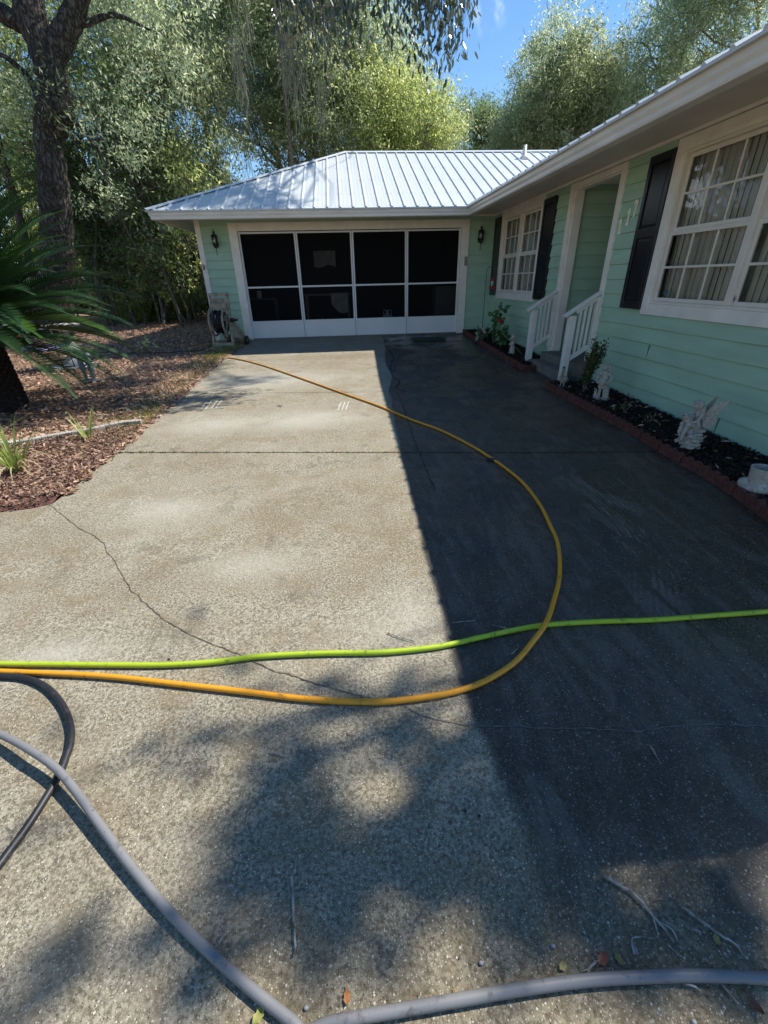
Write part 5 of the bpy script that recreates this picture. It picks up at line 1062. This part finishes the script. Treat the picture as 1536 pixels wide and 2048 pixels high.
# all figures face -Y locally
def head(m_, c, s, tilt=0, hair='bob'):
    c = Vector(c); E(m_, c, (s * .42, s * .46, s * .5)); E(m_, c + Vector((0, -.1 * s, -.28 * s)), (.26 * s, .3 * s, .24 * s)); E(m_, c + Vector((0, -.47 * s, -.05 * s)), (.06 * s, .1 * s, .09 * s)); E(m_, c + Vector((0, -.41 * s, -.24 * s)), (.12 * s, .06 * s, .03 * s))
    for sg in (-1, 1): E(m_, c + Vector((sg * .17 * s, -.40 * s, .03 * s)), (.06 * s, .05 * s, .035 * s)); E(m_, c + Vector((sg * .2 * s, -.36 * s, -.12 * s)), (.12 * s, .1 * s, .1 * s)); E(m_, c + Vector((sg * .43 * s, 0, -.03 * s)), (.05 * s, .09 * s, .12 * s))
    if hair in ('bob', 'tails'): E(m_, c + Vector((0, .08 * s, .14 * s)), (.5 * s, .48 * s, .45 * s)); E(m_, c + Vector((0, -.3 * s, .34 * s)), (.34 * s, .16 * s, .14 * s))
    if hair == 'tails':
        for sg in (-1, 1): T3(m_, (c.x + sg * .5 * s, c.y, c.z + .2 * s, .09 * s), (c.x + sg * .62 * s, c.y, c.z - .1 * s, .14 * s), (c.x + sg * .56 * s, c.y - .05 * s, c.z - .5 * s, .08 * s))
# girl holding out her apron
m_ = MB(); m_.lathe([(.085, 0), (.095, .01), (.09, .03), (.06, .036)], (0, 0, 0), 20, 1.05, .8)
for sg in (-1, 1): T3(m_, (sg * .024, 0, .19, .022), (sg * .026, -.002, .10, .017), (sg * .027, .004, .05, .014)); E(m_, (sg * .03, -.018, .042), (.015, .028, .012))
m_.lathe([(.045, 0), (.062, .01), (.058, .06), (.040, .11), (.038, .15), (.045, .185), (.022, .205)], (0, .005, .145), 18, 1, .75)
T3(m_, (-.045, -.02, .22, .02), (0, -.055, .205, .026), (.045, -.02, .22, .02)); E(m_, (0, -.052, .235), (.045, .028, .032))
for sg in (-1, 1): E(m_, (sg * .05, 0, .315), (.028, .025, .024)); T3(m_, (sg * .052, 0, .31, .017), (sg * .085, .0, .26, .013), (sg * .055, -.045, .215, .011)); [E(m_, (sg * .05 + q * .006, -.052, .212 + .002 * q), (.004, .008, .005)) for q in (-1, 0, 1)]
T3(m_, (0, 0, .33, .016), (0, 0, .35, .016)); head(m_, (0, -.008, .385), .072, 0, 'tails')
E(m_, (-.062, -.02, .06), (.026, .026, .032)); E(m_, (-.064, -.02, .10), (.022, .02, .02)); [E(m_, (-.07 + .012 * math.cos(k), -.025 + .015 * math.sin(k), .125 + .004 * k), (.009,) * 3) for k in range(5)]; T3(m_, (.055, .02, .03, .03), (.05, .02, .10, .026), (.052, .02, .15, .02))
gpos = gp(1200, 801, .05); girl = statue(m_, 'girl_statue', gpos, rad(-48), 'cast stone girl in pigtails holding out her apron, on a round base near the siding')
# pelican
m_ = MB(); m_.lathe([(.07, 0), (.075, .01), (.06, .025)], (0, 0, 0), 16, 1.1, .8); E(m_, (0, .02, .11), (.05, .075, .052), 'X', -.35); E(m_, (0, .09, .10), (.02, .04, .014), 'X', -.5)
for sg in (-1, 1): T3(m_, (sg * .02, .01, .07, .009), (sg * .022, .0, .02, .007)); E(m_, (sg * .024, -.015, .026), (.015, .022, .005)); E(m_, (sg * .045, .03, .115), (.014, .06, .034), 'X', -.3)
T3(m_, (0, -.03, .13, .03), (0, -.055, .17, .018), (0, -.04, .215, .015), (0, -.035, .25, .018)); E(m_, (0, -.04, .262), (.022, .03, .022))
pel = statue(m_, 'pelican_statue', gp(1123, 776, .05), rad(-42), 'white pelican figure with a dark cap on a flat base by the railing foot', vox=.003)
m_ = MB(); T3(m_, (0, -.062, .26, .012), (0, -.075, .20, .014), (0, -.072, .145, .005)); b1 = m_.build('bill', M('bill_tan', (.28, .22, .16), .6), pel)
m_ = MB(); m_.ell((0, -.043, .281), (.02, .026, .008)); [m_.ell((sg * .0205, -.052, .266), (.004, .006, .006)) for sg in (-1, 1)]; m_.build('cap', m_rubber, pel)
m_ = MB(); m_.ell((-.047, .05, .135), (.016, .045, .02)); m_.ell((.047, .05, .135), (.016, .045, .02)); m_.build('dark_wing', M('wing_dark', (.03, .03, .03), .6), pel)
# fairy seated on a rock with a basket on her knee
m_ = MB(); rr_ = random.Random(2)
E(m_, (0, .01, .09), (.07, .065, .10))
for k in range(26): a_ = k * 2.4; E(m_, (.062 * math.cos(a_), .012 + .058 * math.sin(a_), .01 + .0072 * k), (.034 + rr_.uniform(-.01, .01), .03 + rr_.uniform(-.008, .008), .016 + rr_.uniform(-.005, .008)), 'Z', a_)
E(m_, (0, .0, .205), (.05, .055, .035)); m_.lathe([(.05, 0), (.045, .04), (.03, .075), (.038, .11), (.034, .135), (.015, .15)], (0, .01, .20), 16, 1, .8)
for sg, dz in ((-1, 0), (1, .015)):
    T3(m_, (sg * .026, .0, .215, .03), (sg * .03, -.085, .235 + dz, .024), (sg * .022, -.10, .17, .018), (sg * .018, -.075 - .02 * (sg > 0), .115, .012)); E(m_, (sg * .018, -.105 - .02 * (sg > 0), .10), (.012, .028, .009), 'X', .4)
for k in range(6): E(m_, (-.03 + .012 * k, -.02 - .01 * k, .235), (.018, .03, .012))
for sg in (-1, 1): E(m_, (sg * .038, .01, .335), (.018, .018, .018)); T3(m_, (sg * .04, .01, .33, .015), (sg * .055, -.03, .275, .012), (sg * .028, -.085, .262, .010)); [E(m_, (sg * .02, -.09 + .007 * q, .26), (.01, .0035, .004)) for q in range(3)]
T3(m_, (0, .005, .345, .014), (0, -.005, .37, .014)); head(m_, (0, -.018, .40), .078, 0, 'bob'); E(m_, (0, .035, .36), (.03, .02, .045)); [E(m_, (.038 * math.sin(k * .9), -.018 - .036 * math.cos(k * .9), .425), (.009, .009, .008)) for k in range(7)]
m_.lathe([(.024, 0), (.030, .01), (.038, .035), (.050, .055), (.052, .06), (.036, .052)], (0, -.088, .262), 18); [E(m_, (.035 * math.cos(k * 1.3) * (.4 + .6 * (k % 2)), -.085 + .035 * math.sin(k * 1.3), .32 + .006 * (k % 3)), (.008, .008, .006)) for k in range(16)]
fy = statue(m_, 'fairy_statue', gp(1372, 900, .05), rad(-88), 'cast stone winged fairy seated on a rock holding a flower basket')
def wing(sg, up):
    m_ = MB(); n = 9; pts = []; ctrl = [(0, 0), (.05, .075), (.115, .135), (.155, .15), (.15, .115), (.12, .055), (.10, .02), (.105, -.02), (.10, -.075), (.07, -.115), (.035, -.10), (.01, -.04)]
    o = Vector((sg * .012, .035, .315)); a = .55 if sg > 0 else .25
    f = lambda u, v, t: o + Vector((sg * u * math.sin(a) , u * math.cos(a) + t, v))
    m_.prism(ctrl, f, 0, .005)
    for k in range(8): an = -1.1 + 2.1 * k / 7; L = .11 + .04 * (k > 4); m_.tube([f(.01, 0, -.001), f(L * .55 * math.cos(an), L * .55 * math.sin(an), -.002), f(min(.14, L * 1.02 * math.cos(an)), L * .9 * math.sin(an), -.001)], .0022, 4)
    m_.build('wing', m_statue, fy, bevel=.0015)
wing(1, 0); wing(-1, 0)
# cherub with stump planter at the right edge
m_ = MB(); rr_ = random.Random(7)
for k in range(10): a = k * .63; E(m_, (.10 * math.cos(a), .08 * math.sin(a), .03 + .01 * (k % 3)), (.05, .045, .035 + .01 * (k % 2)))
E(m_, (0, 0, .05), (.11, .09, .06)); m_.lathe([(.075, 0), (.072, .05), (.078, .12), (.082, .15), (.07, .152), (.062, .12), (.058, .06), (.0, .05)], (-.03, -.02, .04), 22); T3(m_, (.09, .03, .09, .045), (.10, .03, .16, .04), (.10, .02, .22, .028)); head(m_, (.10, .01, .285), .085, 0, 'bob')
for sg in (-1, 1): T3(m_, (.10 + sg * .035, .02, .21, .015), (.09 + sg * .05, -.03, .17, .013), (.05 + sg * .02, -.06, .16, .010))
T3(m_, (.08, 0, .09, .026), (.10, -.09, .11, .022), (.09, -.10, .05, .015)); T3(m_, (.12, 0, .09, .026), (.15, -.08, .10, .022), (.14, -.09, .04, .015))
m_.prism([(0, 0), (.05, .07), (.09, .08), (.08, .0), (.04, -.06)], lambda u, v, t: Vector((.10 + u, .06 + t, .19 + v)), 0, .012); m_.prism([(0, 0), (.05, .07), (.09, .08), (.08, .0), (.04, -.06)], lambda u, v, t: Vector((.10 - u, .065 + t, .19 + v)), 0, .012)
statue(m_, 'cherub_planter', gp(1512, 984, .05) + Vector((.03, 0, 0)), rad(-35), 'cast stone cherub beside a hollow stump planter at the right edge', 'planter', .004)
# kneeling child figure at the end of the far bed
m_ = MB(); E(m_, (0, 0, .012), (.07, .06, .014)); m_.lathe([(.06, .0), (.055, .03), (.058, .032), (.052, .07), (.055, .072), (.046, .11), (.048, .112), (.036, .15), (.04, .17), (.038, .2), (.02, .215)], (0, 0, .02), 18, 1, .85); T3(m_, (-.038, 0, .215, .016), (-.045, -.04, .17, .014), (-.01, -.06, .18, .012)); T3(m_, (.038, 0, .215, .016), (.045, -.04, .17, .014), (.01, -.06, .18, .012))
head(m_, (0, -.005, .285), .085, 0, None); E(m_, (0, .01, .30), (.042, .044, .04)); E(m_, (0, .0, .345), (.014, .014, .016)); E(m_, (-.02, -.05, .02), (.02, .035, .014)); E(m_, (.02, -.05, .02), (.02, .035, .014))
statue(m_, 'child_statue', gp(1023, 709, .05), rad(-75), 'small cast stone child in a tiered dress with a topknot, in the far bed')
# little rabbit figure among the geraniums
m_ = MB(); E(m_, (0, .01, .07), (.05, .055, .06)); E(m_, (0, -.03, .145), (.035, .04, .035)); E(m_, (0, -.06, .14), (.018, .02, .015)); [T3(m_, (sg * .015, -.015, .17, .01), (sg * .022, 0, .21, .013), (sg * .022, .005, .235, .006)) for sg in (-1, 1)]; [T3(m_, (sg * .025, -.02, .09, .016), (sg * .024, -.05, .04, .012), (sg * .024, -.06, .012, .013)) for sg in (-1, 1)]; E(m_, (0, 0, .008), (.065, .075, .012)); [E(m_, (sg * .04, .02, .03), (.025, .045, .028)) for sg in (-1, 1)]
statue(m_, 'rabbit_statue', gp(956, 681, .05), rad(-40), 'small pale rabbit figure below the geraniums near the garage', 'statue', .003)
# two verdigris children on the left
m_ = MB(); E(m_, (0, 0, .015), (.14, .10, .018))
for ox, sc, fc in ((-.055, 1, 1), (.06, .9, -1)):
    for q in (-.022, .022): T3(m_, (ox, q, .22 * sc, .026), (ox, q * 1.3, .12 * sc, .02), (ox, q * 1.3, .03, .017)); E(m_, (ox + fc * .02, q * 1.3, .03), (.03, .014, .012))
    m_.lathe([(.05, 0), (.045, .05), (.036, .09), (.045, .15), (.02, .19)], (ox, 0, .19 * sc), 14); T3(m_, (ox, .045, .35 * sc, .016), (ox + fc * .05, .05, .29 * sc, .014), (ox + fc * .09, .03, .27 * sc, .012)); T3(m_, (ox, -.045, .35 * sc, .016), (ox - fc * .02, -.06, .28 * sc, .014), (ox - fc * .01, -.05, .22 * sc, .012))
    E(m_, (ox + fc * .015, 0, .43 * sc), (.042, .04, .046)); E(m_, (ox + fc * .055, 0, .425 * sc), (.012, .01, .012)); E(m_, (ox - fc * .005, 0, .45 * sc), (.048, .045, .04))
T3(m_, (-.07, 0, .47, .05), (-.02, 0, .47, .02))
sp_ = gp(182, 763); statue(m_, 'verdigris_statue', sp_, rad(12), 'grey green garden statue of two small children standing on the leaf litter', 'statue', .005, M('verdigris', (.17, .24, .23), .75, var=.35, vscale=30, bump=.4, bscale=90))
# urn pedestal
bp0 = gp(152, 733); ped = empty('birdbath_pedestal', bp0, 0, 'whitish birdbath on a fluted urn pedestal behind the sago fronds', 'birdbath')
ped.scale = (1, 1, .82); m_w = M('bath_white', (.50, .48, .47), .8, var=.25, vscale=16, bump=.3)
m_ = MB(); m_.lathe([(.36, -.02), (.37, .02), (.35, .045), (.26, .05), (.20, .075), (.17, .08), (.16, .13), (.12, .16), (.06, .21)], (0, 0, 0), 28); m_.build('base', m_w, ped)
m_ = MB(); n = 32; pr = [(.055, .2), (.07, .24), (.125, .30), (.15, .37), (.14, .43), (.09, .49), (.06, .53), (.055, .58), (.065, .62), (.06, .74), (.09, .78)]; vs = [((r0 + (.008 if k % 2 else 0) * (.22 < z < .6)) * math.cos(2 * math.pi * k / n), (r0 + (.008 if k % 2 else 0) * (.22 < z < .6)) * math.sin(2 * math.pi * k / n), z) for r0, z in pr for k in range(n)]
m_.add(vs, [(i*n+k, i*n+(k+1) % n, (i+1)*n+(k+1) % n, (i+1)*n+k) for i in range(len(pr)-1) for k in range(n)], True); m_.build('urn', m_w, ped)
m_ = MB(); m_.lathe([(.08, .76), (.2, .80), (.30, .87), (.32, .88), (.29, .87), (.18, .82), (.0, .81)], (0, 0, 0), 28); m_.build('bowl', m_w, ped)
# pole hangers near the palm
for i, (x0, y0, x1, y1, lab) in enumerate([(132, 748, 104, 655, 'thin dark pole hanger just left of the birdbath base'), (152, 740, 126, 655, 'thin dark pole hanger right of its twin, before the birdbath')]):
    b0 = gp(x0, y0); m_ = MB(); m_.tube([b0 + Vector((0, 0, -.05)), b0 + Vector((-.02, 0, .75)), b0 + Vector((-.03, 0, 1.5)), b0 + Vector((-.10, 0, 1.66)), b0 + Vector((-.22, 0, 1.6))], .007, 6); thing1(m_, 'pole_hanger', m_iron, lab, 'garden pole')
# blue hose in loops and a thin dark hose line over the litter
b0 = gp(88, 700); m_ = MB(); P = [b0 + Vector((.38 * math.cos(a) * (1 + .06 * math.sin(3 * a)), .5 * math.sin(a), .02 + .004 * a)) for a in [k * .35 for k in range(38)]] + [b0 + Vector((.9, .25, .03)), b0 + Vector((1.8, .7, .03)), b0 + Vector((2.6, .9, .03))]
m_.tube(catmull(P, 3), .012, 7); thing1(m_, 'garden_hose', hosemat('violet_hose', (.16, .17, .42), .4), 'blue violet hose lying in loops beyond the sago palm', 'hose')
m_ = MB(); m_.tube(catmull([gp(x, y, .03) for x, y in [(60, 702), (120, 702), (200, 704), (280, 706), (350, 704), (400, 700), (425, 690)]], 6), .009, 7); thing1(m_, 'garden_hose', m_blk, 'thin black hose stretched across the leaf litter to the reel', 'hose')
# pale resin lounger seen through the fronds
b0 = gp(48, 690); lg = empty('garden_lounger', b0, rad(-12), 'pale plastic garden lounger glimpsed through the sago fronds', 'lounger'); m_p = M('pale_plastic', (.5, .52, .55), .4)
m_ = MB(); vs = []
for i in range(15):
    x = -.7 + 1.4 * i / 14; z = .32 + max(0, .1 - x) * .55 + .02 * math.sin(i)
    for y in (-.28, -.1, .1, .28): vs.append((x, y, z + .03 * (abs(y) > .2)))
m_.add(vs, [(i*4+j, i*4+j+1, i*4+j+5, i*4+j+4) for i in range(14) for j in range(3)], True); o = m_.build('seat', m_p, lg); sd = o.modifiers.new('s', 'SOLIDIFY'); sd.thickness = .02
for x in (-.5, .6):
    for y in (-.25, .25): m_ = MB(); m_.tube([(x, y, .34 if x > 0 else .5), (x + .03, y, 0)], .018, 7); m_.build('leg', m_p, lg)
# ================================================================== PLANTS
def strap(m_, base, az, L, el, w, droop, r, n=7):
    p = Vector(base); pts = []; e = el
    for i in range(n + 1): pts.append(p.copy()); p = p + Vector((math.cos(az) * math.cos(e), math.sin(az) * math.cos(e), math.sin(e))) * L / n; e -= droop / n * (.4 + 1.2 * i / n)
    sd = Vector((-math.sin(az), math.cos(az), 0)); vs = []
    for i, q in enumerate(pts): ww = w * (1 - (i / n) ** 2.5) + .0008; vs += [q - sd * ww / 2, q + Vector((0, 0, -ww * .25)), q + sd * ww / 2]
    m_.add(vs, [(3*i+j, 3*i+j+1, 3*i+j+4, 3*i+j+3) for i in range(n) for j in range(2)], True)
m_dl = leafmat('lily_leaf', [(.10, .17, .03), (.20, .27, .05), (.30, .36, .10)], .35, .4, .5); m_dld = leafmat('lily_dry', [(.35, .28, .15), (.45, .40, .22)], .2, .7, .3)
def lily(px, py, n, L, label, seed, dry=5, w=.022):
    r = random.Random(seed); b0 = gp(px, py, .01); root = empty('lily_plant', b0, 0, label, 'plant'); m_ = MB()
    for k in range(n): az = r.uniform(0, 6.28); strap(m_, (math.cos(az) * .03, math.sin(az) * .03, 0), az, L * r.uniform(.6, 1.1), r.uniform(1.0, 1.5), w * r.uniform(.6, 1.1), r.uniform(.3, 1.3), r)
    m_.build('leaves', m_dl, root)
    if dry:
        m_ = MB()
        for k in range(dry): strap(m_, (0, 0, 0), r.uniform(-2.6, .3), L * r.uniform(.6, .95), r.uniform(.7, 1.2), w * .6, r.uniform(1.9, 2.7), r)
        m_.build('dead_leaves', m_dld, root)
lily(38, 945, 34, .52, 'clump of strappy green daylily with drying leaves at the left edge', 5, 9); lily(-30, 930, 22, .5, 'daylily clump cut by the left picture edge', 6, 4); lily(177, 880, 12, .34, 'small upright clump of strappy leaves by the pale edging', 8, 2, .018)
def leafy(px, py, h, n, ls, mat, name, label, cat, seed, spread=.5, stems=5, round_=False, lift=.0, pt=None):
    r = np.random.default_rng(seed); b0 = pt or gp(px, py, lift); root = empty(name, b0, 0, label, cat); m_ = MB(); cs = []; ds = []
    for k in range(stems):
        a = r.uniform(0, 6.28); e = np.array([math.cos(a) * spread * h * r.uniform(.3, 1), math.sin(a) * spread * h * r.uniform(.3, 1), h * r.uniform(.7, 1.05)]); P = catmull([(0, 0, 0), tuple(e * [.35, .35, .55] + r.normal(size=3) * .02), tuple(e)], 5); m_.tube(P, list(np.linspace(.008, .003, len(P))), 5)
        for j in range(n // stems): q = P[min(len(P) - 1, int(len(P) * (.2 + .8 * r.random())))]; cs.append(np.array(q) + r.normal(size=3) * ls * .9)
    m_.build('stem', m_bark2, root); cs = np.array(cs); nn = len(cs)
    if round_:
        m2 = MB()
        for c in cs:
            nrm = Vector(r.normal(size=3) * .5 + [-.5, -.5, .9]).normalized(); q = nrm.to_track_quat('Z', 'Y').to_matrix(); R0 = ls * r.uniform(.6, 1.1)
            m2.add([Vector(c)] + [Vector(c) + q @ Vector((math.cos(t) * R0 * (1 + .1 * math.sin(5 * t)), math.sin(t) * R0 * (1 + .1 * math.sin(5 * t)), .18 * R0)) for t in [k * 2 * math.pi / 10 for k in range(10)]], [(0, k + 1, (k + 1) % 10 + 1) for k in range(10)], True)
        m2.build('leaves', mat, root)
    else: a_, q_ = leaves(r, cs, ls * 1.6, ls * .7, -.2); fast_mesh('leaves', a_, q_, mat, root)
    return root
m_ger = M('geranium_leaf', (.05, .14, .04), .5, var=.5, vscale=20)
def blooms(root, pts, mat, R0, nm='flower', petals=16):
    for p in pts:
        m_ = MB(); r = random.Random(int(p[0] * 1000)); m_.tube([(p[0] * .5, p[1] * .5, p[2] * .55), (p[0], p[1], p[2])], .0025, 4)
        for k in range(petals): d = Vector((r.gauss(0, 1), r.gauss(0, 1), r.gauss(0, 1))).normalized() * R0 * r.uniform(.4, 1); m_.ell(Vector(p) + d, (.016, .016, .007), None, 6, 4)
        m_.build(nm, mat, root)
g1 = leafy(985, 690, .72, 80, .045, m_ger, 'geranium', 'tall leggy geranium under the bird feeder', 'plant', 41, .32, 5, True, .05)
g2 = leafy(1000, 697, .42, 70, .046, m_ger, 'geranium', 'bushy geranium with a bright red flower head', 'plant', 42, .6, 6, True, .05); pr = pl(1001, 643, 1, gp(1000, 697).y - .05) - g2.location; blooms(g2, [tuple(pr)], M('petal_red', (.6, .012, .03), .5), .055, 'flower', 26)
g3 = leafy(962, 683, .26, 40, .032, m_ger, 'geranium', 'low plant with small white flower heads next to the garage casing', 'plant', 43, .6, 5, True, .05); blooms(g3, [(-.06, -.05, .30), (.05, -.06, .20), (-.1, .03, .17), (.0, -.1, .25)], M('petal_white', (.62, .60, .58), .6), .03)
m_ = MB(); p = gp(1010, 700, .05); q = gp(1018, 712, .05); m_.bar(pl(1000, 662, 1, p.y), p + Vector((.12, -.6, 0)), .008, .003); thing1(m_, 'plant_stake', m_dld, 'thin tan plant stake leaning between geranium and child statue', 'stake')
m_ = MB(); p = gp(989, 687, .04); m_.bar(p, p + Vector((.03, 0, .22)), .02, .004); thing1(m_, 'plant_label', m_white, 'white plastic plant tag stuck in front of the geraniums', 'plant tag')
# slim boxwood beside the steps
bx_ = gp(1165, 788, .05); rt = empty('boxwood_shrub', bx_, 0, 'slim upright boxwood shrub between the near railing and the stone girl', 'shrub'); r = np.random.default_rng(12); m_ = MB(); cs = []
for k in range(16):
    a = r.uniform(0, 6.28); e = Vector((math.cos(a) * r.uniform(.03, .15) + .04, math.sin(a) * r.uniform(.03, .13) - .02, r.uniform(.42, .66))); P = catmull([(0, 0, 0), (e.x * .35, e.y * .35, e.z * .5), tuple(e)], 6); m_.tube(P, list(np.linspace(.006, .002, len(P))), 5)
    for j in range(150): s = .32 + .68 * r.random(); q = P[min(len(P) - 1, int(s * len(P)))]; cs.append(np.array(q) + r.normal(size=3) * .014)
m_.build('stem', m_bark2, rt); a_, q_ = leaves(r, np.array(cs), .032, .016, -.3); fast_mesh('leaves', a_, q_, leafmat('boxwood', [(.02, .04, .01), (.05, .08, .02), (.09, .12, .035)], .2, .35, .6), rt)
m_lw = leafmat('weed_leaf', [(.05, .08, .02), (.12, .15, .05), (.2, .2, .08)], .3, .5, .4)
leafy(1248, 824, .13, 20, .035, m_lw, 'seedling', 'small olive seedling in the near bed just right of the stone girl', 'plant', 51, .8, 4, False, .06); leafy(1295, 848, .10, 10, .03, m_lw, 'seedling', 'tiny dark seedling in the middle of the near bed', 'plant', 52, .8, 3, False, .06)
leafy(292, 704, .22, 46, .05, leafmat('weed_bright', [(.25, .32, .08), (.45, .5, .2), (.5, .55, .3)], .4, .5, .4), 'weed_plant', 'bright yellow green weed standing alone on the leaf litter', 'plant', 53, .8, 6)
# small stones in the near bed
# hummingbird feeder on a crook
fb = Vector((3.2, 10.75, gz(10.75) + .04)); ck = empty('shepherd_crook', fb, 0, 'slender black shepherd crook standing in the far bed', 'garden crook'); m_ = MB(); ht = 1.40
m_.tube([(0, 0, 0), (0, 0, .7), (0, 0, ht - .12)] + [(.06 - .06 * math.cos(a), -.02 * a, ht - .12 + .09 * math.sin(a)) for a in [k * math.pi / 8 for k in range(1, 9)]] + [(.125, -.06, ht - .22)], .0055, 6); m_.build('pole', m_iron, ck)
fd = empty('bird_feeder', fb + Vector((.125, -.06, ht - .24)), 0, 'red and clear hummingbird feeder hanging from the crook', 'bird feeder'); m_rd = M('feeder_red', (.42, .015, .02), .35)
m_ = MB(); m_.tube([(0, 0, .03), (0, 0, -.05)], .003, 5); m_.lathe([(.01, -.07), (.035, -.06), (.04, -.04), (.02, -.02)], (0, 0, 0), 14); m_.build('lid', m_rd, fd)
m_ = MB(); m_.lathe([(.02, -.17), (.022, -.12), (.03, -.08), (.026, -.07)], (0, 0, 0), 14); m_.build('bottle', M('bottle_clear', (.5, .55, .52), .1), fd)
m_ = MB(); m_.lathe([(.03, -.225), (.062, -.22), (.066, -.2), (.06, -.185), (.03, -.175), (.02, -.165)], (0, 0, 0), 18); [m_.ell((.06 * math.cos(a), .06 * math.sin(a), -.19), (.016, .016, .012)) for a in [k * math.pi / 2 + .4 for k in range(4)]]; m_.build('tray', m_rd, fd)
